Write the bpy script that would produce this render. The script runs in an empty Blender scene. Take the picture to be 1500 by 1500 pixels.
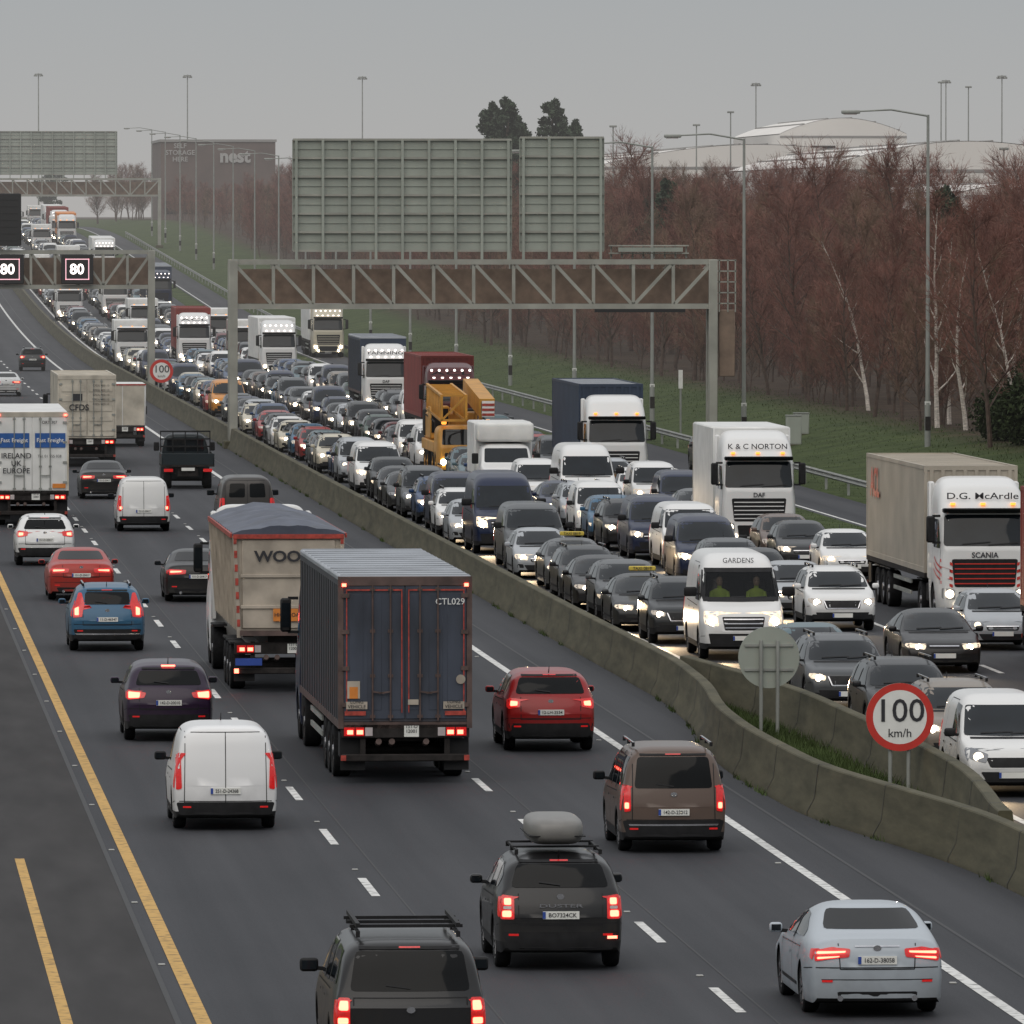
import bpy,bmesh,math,random
from mathutils import Vector,Matrix
from mathutils.bvhtree import BVHTree
rnd=random.Random(11)
scene=bpy.context.scene
pi=math.pi
# ------------------------------------------------------------------ materials
def nmat(name):
    m=bpy.data.materials.new(name);m.use_nodes=True
    nt=m.node_tree;b=nt.nodes['Principled BSDF'];return m,nt,b
def mat(name,col,rough=.5,metal=0,emit=0,ecol=None,noise=.12,ns=6.0,coat=0,spec=.5,bump=0,stretch=(1,1,1)):
    m,nt,b=nmat(name)
    tc=nt.nodes.new('ShaderNodeTexCoord');mp=nt.nodes.new('ShaderNodeMapping');mp.inputs['Scale'].default_value=stretch
    nz=nt.nodes.new('ShaderNodeTexNoise');nz.inputs['Scale'].default_value=ns;nz.inputs['Detail'].default_value=5
    nt.links.new(tc.outputs['Object'],mp.inputs['Vector']);nt.links.new(mp.outputs[0],nz.inputs['Vector'])
    cr=nt.nodes.new('ShaderNodeValToRGB')
    cr.color_ramp.elements[0].position=.3;cr.color_ramp.elements[1].position=.7
    cr.color_ramp.elements[0].color=tuple(c*(1-noise) for c in col)+(1,)
    cr.color_ramp.elements[1].color=tuple(min(1,c*(1+noise)) for c in col)+(1,)
    nt.links.new(nz.outputs['Fac'],cr.inputs['Fac']);nt.links.new(cr.outputs['Color'],b.inputs['Base Color'])
    b.inputs['Roughness'].default_value=rough;b.inputs['Metallic'].default_value=metal
    b.inputs['Coat Weight'].default_value=coat;b.inputs['Specular IOR Level'].default_value=spec
    if emit:
        b.inputs['Emission Color'].default_value=tuple(ecol or col)+(1,);b.inputs['Emission Strength'].default_value=emit
        m.cycles.emission_sampling='NONE'
    if bump:
        bp=nt.nodes.new('ShaderNodeBump');bp.inputs['Strength'].default_value=bump;bp.inputs['Distance'].default_value=.05
        nt.links.new(nz.outputs['Fac'],bp.inputs['Height']);nt.links.new(bp.outputs[0],b.inputs['Normal'])
    return m
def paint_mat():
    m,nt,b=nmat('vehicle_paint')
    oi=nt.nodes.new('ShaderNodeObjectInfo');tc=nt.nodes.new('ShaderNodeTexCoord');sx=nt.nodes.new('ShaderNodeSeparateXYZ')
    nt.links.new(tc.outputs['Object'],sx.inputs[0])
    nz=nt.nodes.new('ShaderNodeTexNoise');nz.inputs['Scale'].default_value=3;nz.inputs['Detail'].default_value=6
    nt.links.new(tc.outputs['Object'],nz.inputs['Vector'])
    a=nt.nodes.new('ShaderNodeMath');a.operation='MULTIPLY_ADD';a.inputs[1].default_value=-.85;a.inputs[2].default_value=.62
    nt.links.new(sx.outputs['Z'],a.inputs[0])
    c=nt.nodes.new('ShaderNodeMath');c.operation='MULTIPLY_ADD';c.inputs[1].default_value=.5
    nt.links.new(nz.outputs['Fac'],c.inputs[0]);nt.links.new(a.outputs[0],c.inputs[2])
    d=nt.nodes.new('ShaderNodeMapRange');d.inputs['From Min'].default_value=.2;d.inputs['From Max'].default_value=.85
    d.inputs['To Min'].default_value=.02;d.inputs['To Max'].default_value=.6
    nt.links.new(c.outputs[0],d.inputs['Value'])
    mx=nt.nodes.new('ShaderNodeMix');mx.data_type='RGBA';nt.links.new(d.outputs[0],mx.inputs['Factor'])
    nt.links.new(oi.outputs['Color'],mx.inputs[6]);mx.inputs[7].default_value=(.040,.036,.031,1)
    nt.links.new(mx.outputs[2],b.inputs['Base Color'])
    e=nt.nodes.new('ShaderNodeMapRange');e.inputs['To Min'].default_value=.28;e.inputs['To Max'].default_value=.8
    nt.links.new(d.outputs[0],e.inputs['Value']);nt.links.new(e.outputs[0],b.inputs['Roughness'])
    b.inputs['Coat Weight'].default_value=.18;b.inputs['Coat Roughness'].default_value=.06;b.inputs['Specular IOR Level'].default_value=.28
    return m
def head_mat():
    m,nt,b=nmat('headlamp_beam')
    oi=nt.nodes.new('ShaderNodeObjectInfo')
    r=nt.nodes.new('ShaderNodeMapRange');r.inputs['From Min'].default_value=.05;r.inputs['From Max'].default_value=.8;r.inputs['To Min'].default_value=1.5;r.inputs['To Max'].default_value=40
    nt.links.new(oi.outputs['Random'],r.inputs['Value']);nt.links.new(r.outputs[0],b.inputs['Emission Strength'])
    b.inputs['Emission Color'].default_value=(1,.84,.60,1);b.inputs['Base Color'].default_value=(.6,.6,.6,1)
    m.cycles.emission_sampling='NONE';return m
def lens_mat():
    m,nt,b=nmat('headlamp_lens')
    oi=nt.nodes.new('ShaderNodeObjectInfo');r=nt.nodes.new('ShaderNodeMapRange');r.inputs['From Min'].default_value=.12;r.inputs['To Max'].default_value=3.0
    nt.links.new(oi.outputs['Random'],r.inputs['Value'])
    tc=nt.nodes.new('ShaderNodeTexCoord');nz=nt.nodes.new('ShaderNodeTexNoise');nz.inputs['Scale'].default_value=9;nt.links.new(tc.outputs['Object'],nz.inputs['Vector'])
    ml=nt.nodes.new('ShaderNodeMath');ml.operation='MULTIPLY';nt.links.new(r.outputs[0],ml.inputs[0]);nt.links.new(nz.outputs['Fac'],ml.inputs[1])
    nt.links.new(ml.outputs[0],b.inputs['Emission Strength']);b.inputs['Emission Color'].default_value=(1,.78,.52,1)
    b.inputs['Base Color'].default_value=(.18,.19,.21,1);b.inputs['Roughness'].default_value=.12;m.cycles.emission_sampling='NONE';return m
def glass_clear():
    m,nt,b=nmat('clear_windscreen');b.inputs['Base Color'].default_value=(.01,.012,.014,1);b.inputs['Roughness'].default_value=.05
    t=nt.nodes.new('ShaderNodeBsdfTransparent');t.inputs['Color'].default_value=(.62,.66,.64,1);mx=nt.nodes.new('ShaderNodeMixShader');mx.inputs[0].default_value=.3
    o=nt.nodes['Material Output'];nt.links.new(t.outputs[0],mx.inputs[1]);nt.links.new(b.outputs[0],mx.inputs[2]);nt.links.new(mx.outputs[0],o.inputs['Surface']);return m
M={}
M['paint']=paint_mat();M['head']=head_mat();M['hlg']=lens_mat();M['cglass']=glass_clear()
M['glass']=mat('tinted_glass',(.008,.011,.014),.04,noise=.3,ns=1.5,spec=.30)
M['glass2']=mat('privacy_glass',(.003,.0035,.004),.06,noise=.3,ns=1.5,spec=.16)
M['blk']=mat('black_plastic',(.012,.012,.013),.6,noise=.3,spec=.25)
M['under']=mat('underbody',(.008,.008,.008),.9,spec=.1)
M['tyre']=mat('tyre_rubber',(.012,.012,.013),.85,noise=.35,ns=12,spec=.2)
M['rim']=mat('alloy_rim',(.20,.20,.21),.35,.7,noise=.3)
M['chrome']=mat('chrome_trim',(.5,.5,.52),.2,.9)
M['tl']=mat('tail_lamp_lens',(.26,.008,.008),.15,noise=.4,ns=25,emit=.36,ecol=(.85,.02,.02),coat=.3)
M['tlit']=mat('tail_lamp_lit',(.8,.05,.03),.3,emit=9,ecol=(1,.10,.06))
M['tlo']=mat('lamp_amber',(.8,.25,.03),.3,emit=1.8,ecol=(1,.35,.05))
M['tlw']=mat('reverse_lens',(.45,.4,.4),.2)
M['plate']=mat('number_plate',(.70,.70,.66),.5,noise=.05)
M['pblue']=mat('plate_blue',(.02,.06,.3),.5)
M['ink']=mat('lettering_dark',(.02,.02,.025),.6)
M['inkw']=mat('lettering_white',(.70,.70,.69),.6)
M['inkg']=mat('lettering_faded',(.38,.37,.36),.6)
M['steel']=mat('galvanised_steel',(.27,.28,.26),.6,.2,noise=.18,ns=1.2)
M['gsteel']=mat('gantry_painted_steel',(.29,.29,.255),.6,.05,noise=.2,ns=.8)
M['panelback']=mat('sign_back_aluminium',(.30,.325,.285),.6,.1,noise=.14,ns=.7,stretch=(1,1,.3))
M['walk']=mat('gantry_mesh_brown',(.19,.135,.10),.8,noise=.25,ns=2)
M['mcase']=mat('matrix_case',(.006,.006,.007),.6)
M['led']=mat('led_white',(.9,.85,.8),.5,emit=2.6,ecol=(1,.88,.84))
M['ledr']=mat('led_ring',(.7,.3,.4),.5,emit=.9,ecol=(1,.6,.65))
M['signw']=mat('sign_white',(.70,.70,.67),.45,noise=.05)
M['stud']=mat('road_stud',(.35,.35,.33),.5)
M['signr']=mat('sign_red',(.50,.030,.02),.45,noise=.08)
M['white']=mat('white_gelcoat',(.66,.66,.64),.4,noise=.12,ns=1.4)
M['dirtyw']=mat('dirty_white_panel',(.46,.42,.35),.6,noise=.28,ns=1.3)
M['cream']=mat('weathered_cream',(.38,.33,.27),.6,noise=.28,ns=1.6)
M['contg']=mat('container_beige',(.37,.33,.27),.6,noise=.15,ns=.8)
M['contr']=mat('container_red',(.22,.03,.022),.6,noise=.2,ns=.8)
M['contb']=mat('container_blue',(.02,.035,.065),.6,noise=.2,ns=.8)
M['curt']=mat('curtain_grey_blue',(.040,.041,.052),.6,noise=.3,ns=1.1,stretch=(1,1,.4))
M['door']=mat('trailer_door_blue',(.040,.048,.068),.45,noise=.45,ns=1.5,stretch=(1,1,.35))
M['frame']=mat('rusty_frame',(.085,.055,.048),.7,noise=.4,ns=3)
M['roofg']=mat('trailer_roof',(.29,.31,.34),.45,noise=.2,ns=.7)
M['tarp']=mat('tarpaulin',(.06,.07,.10),.5,noise=.35,ns=1.2,bump=.5)
M['redtape']=mat('reflective_red',(.34,.045,.03),.5,noise=.4,ns=9)
M['orange']=mat('orange_plate',(.6,.2,.03),.5)
M['yel']=mat('crane_yellow',(.50,.24,.03),.45,noise=.2,ns=1.5)
M['chas']=mat('truck_chassis',(.024,.021,.020),.8,noise=.4,spec=.2)
M['blue']=mat('livery_blue',(.02,.09,.30),.4)
M['taxi']=mat('taxi_sign_yellow',(.55,.42,.06),.5)
M['box']=mat('roofbox_grey',(.17,.165,.155),.4,noise=.08)
M['bark']=mat('tree_bark',(.085,.058,.045),.9,noise=.35,ns=3)
M['birch']=mat('birch_bark',(.60,.54,.48),.8,noise=.4,ns=5,stretch=(1,1,3))
M['twig']=mat('twigs_redbrown',(.165,.070,.052),.85,noise=.5,ns=.35)
M['twig2']=mat('twigs_brown',(.17,.105,.070),.85,noise=.5,ns=.35)
M['needle']=mat('needles',(.026,.043,.020),.8,noise=.6,ns=1.2)
M['leaf']=mat('evergreen_leaves',(.026,.038,.014),.75,noise=.6,ns=1.5,spec=.15)
M['grassb']=mat('grass_blades',(.055,.078,.028),.8,noise=.4,ns=.5,spec=.1)
M['roofw']=mat('white_roof',(.74,.71,.67),.6,noise=.06,ns=.05)
M['wallg']=mat('grey_cladding',(.28,.27,.26),.7,noise=.1,ns=.3)
M['brickd']=mat('dark_red_cladding',(.12,.085,.075),.8,noise=.2,ns=.2)
M['hivis']=mat('hi_vis_jacket',(.40,.50,.06),.7)
M['skin']=mat('skin',(.48,.30,.22),.6)
M['hair']=mat('hair',(.03,.02,.015),.8)
def concrete():
    m,nt,b=nmat('barrier_concrete')
    tc=nt.nodes.new('ShaderNodeTexCoord');mp=nt.nodes.new('ShaderNodeMapping');mp.inputs['Scale'].default_value=(1,.35,2.5)
    nz=nt.nodes.new('ShaderNodeTexNoise');nz.inputs['Scale'].default_value=1.2;nz.inputs['Detail'].default_value=9;nz.inputs['Roughness'].default_value=.65
    nt.links.new(tc.outputs['Object'],mp.inputs[0]);nt.links.new(mp.outputs[0],nz.inputs['Vector'])
    cr=nt.nodes.new('ShaderNodeValToRGB');e=cr.color_ramp.elements
    e[0].position=.3;e[0].color=(.036,.034,.016,1);e[1].position=.72;e[1].color=(.105,.094,.055,1)
    nt.links.new(nz.outputs[0],cr.inputs[0]);nt.links.new(cr.outputs[0],b.inputs['Base Color']);b.inputs['Roughness'].default_value=.9
    return m
M['conc']=concrete()
def asphalt():
    m,nt,b=nmat('asphalt')
    tc=nt.nodes.new('ShaderNodeTexCoord')
    def noise(scale,st,det=6,ro=.6):
        mp=nt.nodes.new('ShaderNodeMapping');mp.inputs['Scale'].default_value=st
        nz=nt.nodes.new('ShaderNodeTexNoise');nz.inputs['Scale'].default_value=scale;nz.inputs['Detail'].default_value=det;nz.inputs['Roughness'].default_value=ro
        nt.links.new(tc.outputs['Object'],mp.inputs[0]);nt.links.new(mp.outputs[0],nz.inputs['Vector']);return nz.outputs['Fac']
    a=noise(1.1,(1,.012,1));c=noise(.35,(1,.25,1));d=noise(22,(1,.6,1),4)
    def add(x,y,k):
        n=nt.nodes.new('ShaderNodeMath');n.operation='MULTIPLY_ADD';n.inputs[1].default_value=k
        nt.links.new(y,n.inputs[0]);nt.links.new(x,n.inputs[2]);return n.outputs[0]
    s=add(a,c,.5);s=add(s,d,.5)
    sx=nt.nodes.new('ShaderNodeSeparateXYZ');nt.links.new(tc.outputs['Object'],sx.inputs[0])
    mu=nt.nodes.new('ShaderNodeMath');mu.operation='MULTIPLY_ADD';mu.inputs[1].default_value=2*pi/1.825;mu.inputs[2].default_value=-2.0;nt.links.new(sx.outputs['X'],mu.inputs[0])
    sn=nt.nodes.new('ShaderNodeMath');sn.operation='SINE';nt.links.new(mu.outputs[0],sn.inputs[0]);s=add(s,sn.outputs[0],.07)
    cr=nt.nodes.new('ShaderNodeValToRGB');e=cr.color_ramp.elements
    e[0].position=.0;e[0].color=(.018,.0195,.024,1);e[1].position=1;e[1].color=(.047,.048,.054,1)
    mr=nt.nodes.new('ShaderNodeMapRange');mr.inputs['From Min'].default_value=.7;mr.inputs['From Max'].default_value=1.3
    nt.links.new(s,mr.inputs[0]);nt.links.new(mr.outputs[0],cr.inputs[0]);nt.links.new(cr.outputs[0],b.inputs['Base Color'])
    b.inputs['Roughness'].default_value=.72;b.inputs['Specular IOR Level'].default_value=.25
    bp=nt.nodes.new('ShaderNodeBump');bp.inputs['Strength'].default_value=.3;bp.inputs['Distance'].default_value=.02
    nt.links.new(d,bp.inputs['Height']);nt.links.new(bp.outputs[0],b.inputs['Normal'])
    return m
M['asph']=asphalt()
M['asph2']=mat('asphalt_shoulder_patch',(.030,.028,.028),.85,noise=.3,ns=1.5,spec=.3,stretch=(1,.12,1))
M['seam']=mat('tar_seam',(.014,.014,.015),.6,noise=.3)
def marking(name,col):
    m,nt,b=nmat(name)
    tc=nt.nodes.new('ShaderNodeTexCoord');nz=nt.nodes.new('ShaderNodeTexNoise');nz.inputs['Scale'].default_value=5;nz.inputs['Detail'].default_value=8
    nt.links.new(tc.outputs['Object'],nz.inputs['Vector'])
    cr=nt.nodes.new('ShaderNodeValToRGB');e=cr.color_ramp.elements
    e[0].position=.33;e[0].color=tuple(c*.4 for c in col)+(1,);e[1].position=.5;e[1].color=tuple(col)+(1,)
    nt.links.new(nz.outputs[0],cr.inputs[0]);nt.links.new(cr.outputs[0],b.inputs['Base Color']);b.inputs['Roughness'].default_value=.7
    return m
M['mkw']=marking('road_marking_white',(.62,.62,.60));M['mky']=marking('road_marking_yellow',(.52,.31,.08))
def ground_mat():
    m,nt,b=nmat('verge_ground')
    tc=nt.nodes.new('ShaderNodeTexCoord');sx=nt.nodes.new('ShaderNodeSeparateXYZ');nt.links.new(tc.outputs['Object'],sx.inputs[0])
    nz=nt.nodes.new('ShaderNodeTexNoise');nz.inputs['Scale'].default_value=.5;nz.inputs['Detail'].default_value=9;nz.inputs['Roughness'].default_value=.7
    nt.links.new(tc.outputs['Object'],nz.inputs['Vector'])
    g=nt.nodes.new('ShaderNodeValToRGB');e=g.color_ramp.elements;e[0].position=.35;e[0].color=(.030,.045,.015,1);e[1].position=.7;e[1].color=(.072,.095,.034,1)
    l=nt.nodes.new('ShaderNodeValToRGB');e=l.color_ramp.elements;e[0].position=.35;e[0].color=(.03,.02,.015,1);e[1].position=.7;e[1].color=(.075,.052,.035,1)
    nt.links.new(nz.outputs[0],g.inputs[0]);nt.links.new(nz.outputs[0],l.inputs[0])
    ad=nt.nodes.new('ShaderNodeMath');ad.operation='MULTIPLY_ADD';ad.inputs[1].default_value=6;nt.links.new(nz.outputs[0],ad.inputs[0]);nt.links.new(sx.outputs['X'],ad.inputs[2])
    mr=nt.nodes.new('ShaderNodeMapRange');mr.inputs['From Min'].default_value=51;mr.inputs['From Max'].default_value=54;nt.links.new(ad.outputs[0],mr.inputs[0])
    mx=nt.nodes.new('ShaderNodeMix');mx.data_type='RGBA';nt.links.new(mr.outputs[0],mx.inputs['Factor']);nt.links.new(g.outputs[0],mx.inputs[6]);nt.links.new(l.outputs[0],mx.inputs[7])
    nt.links.new(mx.outputs[2],b.inputs['Base Color']);b.inputs['Roughness'].default_value=.95;b.inputs['Specular IOR Level'].default_value=.15
    bp=nt.nodes.new('ShaderNodeBump');bp.inputs['Strength'].default_value=.6;bp.inputs['Distance'].default_value=.3
    nt.links.new(nz.outputs[0],bp.inputs['Height']);nt.links.new(bp.outputs[0],b.inputs['Normal'])
    return m
M['ground']=ground_mat()
# ------------------------------------------------------------------ mesh builder
class MB:
    def __init__(s): s.bm=bmesh.new();s.mats=[]
    def mi(s,m):
        m=M[m] if isinstance(m,str) else m
        if m not in s.mats:s.mats.append(m)
        return s.mats.index(m)
    def add(s,vs,fs,m):
        i=s.mi(m);bv=[s.bm.verts.new(v) for v in vs]
        for f in fs:
            try:
                fc=s.bm.faces.new([bv[k] for k in f]);fc.material_index=i;fc.smooth=True
            except ValueError: pass
    def merge(s,t,m):
        i=s.mi(m)
        for f in t.faces:f.material_index=i;f.smooth=True
        tm=bpy.data.meshes.new('tmp');t.to_mesh(tm);t.free();s.bm.from_mesh(tm);bpy.data.meshes.remove(tm)
    def box(s,x0,x1,y0,y1,z0,z1,m,bev=0,seg=1):
        if not bev:
            v=[(x,y,z) for x in(x0,x1) for y in(y0,y1) for z in(z0,z1)]
            s.add(v,[(0,1,3,2),(4,6,7,5),(0,4,5,1),(2,3,7,6),(0,2,6,4),(1,5,7,3)],m);return
        t=bmesh.new();bmesh.ops.create_cube(t,size=1)
        for v in t.verts:v.co=Vector(((x0+x1)/2+v.co.x*(x1-x0),(y0+y1)/2+v.co.y*(y1-y0),(z0+z1)/2+v.co.z*(z1-z0)))
        bmesh.ops.bevel(t,geom=t.edges[:],offset=bev,segments=seg,profile=.5,affect='EDGES')
        s.merge(t,m)
    def bar(s,p,q,w,m,h=None):
        p=Vector(p);q=Vector(q);d=(q-p).normalized();h=h or w
        up=Vector((0,0,1)) if abs(d.z)<.95 else Vector((0,1,0))
        a=d.cross(up).normalized()*w/2;b=a.cross(d).normalized()*h/2
        v=[p+a+b,p-a+b,p-a-b,p+a-b,q+a+b,q-a+b,q-a-b,q+a-b]
        s.add(v,[(0,1,2,3),(7,6,5,4),(0,4,5,1),(1,5,6,2),(2,6,7,3),(3,7,4,0)],m)
    def cyl(s,p,q,r0,r1,m,n=12):
        p=Vector(p);q=Vector(q);d=(q-p).normalized()
        up=Vector((0,0,1)) if abs(d.z)<.95 else Vector((0,1,0))
        a=d.cross(up).normalized();b=a.cross(d)
        v=[];
        for c,r in((p,r0),(q,r1)):
            for i in range(n):
                t=2*pi*i/n;v.append(c+a*math.cos(t)*r+b*math.sin(t)*r)
        f=[(i,(i+1)%n,n+(i+1)%n,n+i) for i in range(n)]+[tuple(range(n-1,-1,-1)),tuple(range(n,2*n))]
        s.add(v,f,m)
    def lathe(s,x,y,z,sgn,prof,m,n=22):
        v=[];
        for r,dx in prof:
            for i in range(n):
                t=2*pi*i/n;v.append((x-sgn*dx,y+math.cos(t)*r,z+math.sin(t)*r))
        f=[]
        for k in range(len(prof)-1):
            for i in range(n):
                f.append((k*n+i,k*n+(i+1)%n,(k+1)*n+(i+1)%n,(k+1)*n+i))
        s.add(v,f,m)
    def wheel(s,xo,y,R,w,sgn,truck=False,rim='rim'):
        rr=R*.66
        s.lathe(xo,y,R,sgn,[(rr,.012),(R-.03,0),(R-.006,.02),(R,.05),(R,w-.05),(R-.03,w),(rr*.6,w)],'tyre')
        s.lathe(xo,y,R,sgn,[(rr,.012),(rr-.02,.02),(rr-.04,.07),(.02,.09)],'blk' if not truck else 'chas')
        if truck: s.lathe(xo,y,R,sgn,[(rr*.95,.03),(rr*.6,.08),(.12,.06),(.10,.0),(.01,0)],rim)
        else:
            for i in range(7):
                t=2*pi*i/7;c,sn=math.cos(t),math.sin(t)
                s.bar((xo-sgn*.035,y+c*.04,R+sn*.04),(xo-sgn*.025,y+c*(rr-.01),R+sn*(rr-.01)),.05,rim,.03)
            s.lathe(xo,y,R,sgn,[(rr+.004,.008),(rr-.025,.012)],rim)
    def disc(s,c,ax,r,m,n=16,rz=None):
        v=[];rz=rz or r
        for i in range(n):
            t=2*pi*i/n;a,b=math.cos(t)*r,math.sin(t)*rz
            v.append((c[0]+a,c[1],c[2]+b) if ax=='y' else (c[0],c[1]+a,c[2]+b))
        s.add(v,[tuple(range(n))],m)
    def mesh(s,name,sharp=.65,fix=True):
        if fix: bmesh.ops.recalc_face_normals(s.bm,faces=s.bm.faces)
        me=bpy.data.meshes.new(name);s.bm.to_mesh(me);s.bm.free()
        for m in s.mats:me.materials.append(m)
        try: me.set_sharp_from_angle(angle=sharp)
        except Exception: pass
        return me
def obj(name,me,loc=(0,0,0),rot=(0,0,0),col=None,parent=None):
    o=bpy.data.objects.new(name,me);o.location=loc;o.rotation_euler=rot
    if col:o.color=tuple(col)+(1,)
    scene.collection.objects.link(o)
    if parent:o.parent=parent
    return o
TC={}
def text(mb,s,size,loc,face,m,bold=0,wid=None):
    key=(s,bold)
    if key not in TC:
        cu=bpy.data.curves.new('t','FONT');cu.body=s;cu.size=1;cu.align_x='CENTER';cu.align_y='CENTER';cu.offset=bold;cu.resolution_u=3
        o=bpy.data.objects.new('t',cu);scene.collection.objects.link(o);bpy.context.view_layer.update()
        dg=bpy.context.evaluated_depsgraph_get();me=bpy.data.meshes.new_from_object(o.evaluated_get(dg))
        TC[key]=([v.co.copy() for v in me.vertices],[tuple(p.vertices) for p in me.polygons])
        bpy.data.objects.remove(o);bpy.data.curves.remove(cu);bpy.data.meshes.remove(me)
    vs,fs=TC[key]
    if not vs:return
    sx=size
    if wid: sx=wid/(max(v.x for v in vs)-min(v.x for v in vs))
    A={'r':(Vector((-1,0,0)),Vector((0,0,1))),'f':(Vector((1,0,0)),Vector((0,0,1))),'L':(Vector((0,-1,0)),Vector((0,0,1)))}[face]
    L=Vector(loc);mb.add([L+A[0]*v.x*sx+A[1]*v.y*size for v in vs],fs,m)
# ------------------------------------------------------------------ vehicle body loft
def lin(p,y):
    if y<=p[0][0]:return p[0][1]
    for a,b in zip(p,p[1:]):
        if y<=b[0]:
            t=(y-a[0])/max(1e-6,b[0]-a[0]);return a[1]+(b[1]-a[1])*t
    return p[-1][1]
def sm(p,y,w=.09):
    L=p[-1][0];w=min(w,max(.003,y+.003),max(.003,L-y+.003))
    return sum(lin(p,y+w*k/4) for k in range(-4,5))/9
def body(mb,P):
    L=P['L'];hw=P['W']/2;zb=P.get('zb',.22);Rw=P['R'];n=P.get('n',3.9);k=P.get('k',.38);q=P.get('q',.06);sh=P.get('sh',.035)
    hc='clad' in P;clad=P.get('clad',zb+.05);ra=Rw+P.get('gap',.05);zm=P.get('zm',.62)
    ys=[L*i/46 for i in range(47)]
    for d in(.012,.03,.055,.09,.14,.2,.27):ys+=[d,L-d]
    for a in P['ax']:
        ys+=[a+ra*math.cos(pi*i/12) for i in range(13)]+[a-ra-.004,a+ra+.004]
    ys=sorted(y for y in ys if 0<=y<=L);yy=[ys[0]]
    for y in ys:
        if y-yy[-1]>.0035:yy.append(y)
    if yy[-1]<L:yy[-1]=L
    ys=yy
    def warp(x,y,z):
        return Vector((x,L/2+(y-L/2)*(1-q*min(1.2,abs(x)/hw)**2.6),z))
    H=[]
    for y in ys:
        T=sm(P['top'],y);B=min(sm(P['belt'],y),T-.03)
        w=hw*(1-.11*(max(0,.75-y)/.75)**2.2-P.get('rt',.07)*(max(0,y-L+.75)/.75)**2.2)
        d=min(y,L-y);e=0
        if d<.1: e=1-math.sqrt(max(0,1-((.1-d)/.1)**2))
        w*=1-.05*e;z0=zb+.07*e;T-=0.02*e;B-=.02*e
        zl=z0;arch=False
        for a in P['ax']:
            dd=abs(y-a)
            if dd<=ra+1e-6: zl=max(zl,Rw+math.sqrt(max(0,ra*ra-dd*dd)));arch=True
        zc=max(clad,zl+(.055 if hc else .02)) if arch else max(clad,zl+.01);zc=min(zc,B-.03);zl=min(zl,B-.05)
        def sx(z):
            if z<zm:return w*(1-.05*((z-zm)/zm)**2)
            return w*(1-.03*((z-zm)/max(.1,B-zm))**2)
        h=[(0,z0),(.7*w,z0),(.72*w,zl),(sx(zl)*.99,zl),(sx(zc),zc)]
        for f in(.12,.26,.42,.58,.74,.88,1):
            z=zc+(B-zc)*f;h.append((sx(z),z))
        xb=h[-1][0];m=12;hh=min(1,(T-B)/.3)
        for i in range(1,m+1):
            a=i/m*pi/2;c=max(0,math.cos(a));z=B+(T-B)*math.sin(a)**(2/n)
            t=min(1,max(0,(z-B)/.06));x=xb*(c**(2/n) if i<m else 0)*(1-k*(z-B))*(1-sh*hh*t*t*(3-2*t));h.append((x,z))
        H.append(h)
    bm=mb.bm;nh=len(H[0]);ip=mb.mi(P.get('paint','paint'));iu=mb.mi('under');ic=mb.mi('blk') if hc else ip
    Rr=[];Ll=[]
    for y,h in zip(ys,H):
        r=[bm.verts.new(warp(x,y,z)) for x,z in h];l=[r[0]]+[bm.verts.new(warp(-x,y,z)) for x,z in h[1:-1]]+[r[-1]]
        Rr.append(r);Ll.append(l)
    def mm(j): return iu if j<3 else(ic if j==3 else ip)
    def F(vs,mi):
        vv=[]
        for v in vs:
            if v not in vv:vv.append(v)
        if len(vv)<3:return
        try:
            f=bm.faces.new(vv);f.material_index=mi;f.smooth=True
        except ValueError:pass
    for i in range(len(ys)-1):
        for j in range(nh-1):
            F((Rr[i][j],Rr[i][j+1],Rr[i+1][j+1],Rr[i+1][j]),mm(j))
            F((Ll[i][j+1],Ll[i][j],Ll[i+1][j],Ll[i+1][j+1]),mm(j))
    cols=[-.85,-.6,-.3,0,.3,.6,.85]
    for i in(0,len(ys)-1):
        rows=[]
        for j in range(1,nh):
            x,z=H[i][j]
            if j==nh-1: rows.append([Rr[i][j]]*(len(cols)+2))
            else: rows.append([Ll[i][j]]+[bm.verts.new(warp(c*x,ys[i],z)) for c in cols]+[Rr[i][j]])
        for a in range(len(rows)-1):
            for b in range(len(cols)+1):
                F((rows[a][b],rows[a][b+1],rows[a+1][b+1],rows[a+1][b]),mm(a+1))
    bmesh.ops.remove_doubles(bm,verts=bm.verts[:],dist=.0004)
    return BVHTree.FromBMesh(bm)
def rp(poly,r=.04):
    out=[];n=len(poly)
    for i in range(n):
        p=Vector(poly[i]);a=Vector(poly[i-1]);b=Vector(poly[(i+1)%n])
        da,db=(a-p),(b-p);p1=p+da.normalized()*min(r,da.length*.45);p2=p+db.normalized()*min(r,db.length*.45)
        out+=[tuple(p1),tuple(p1*.25+p*.5+p2*.25),tuple(p2)]
    return out
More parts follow.
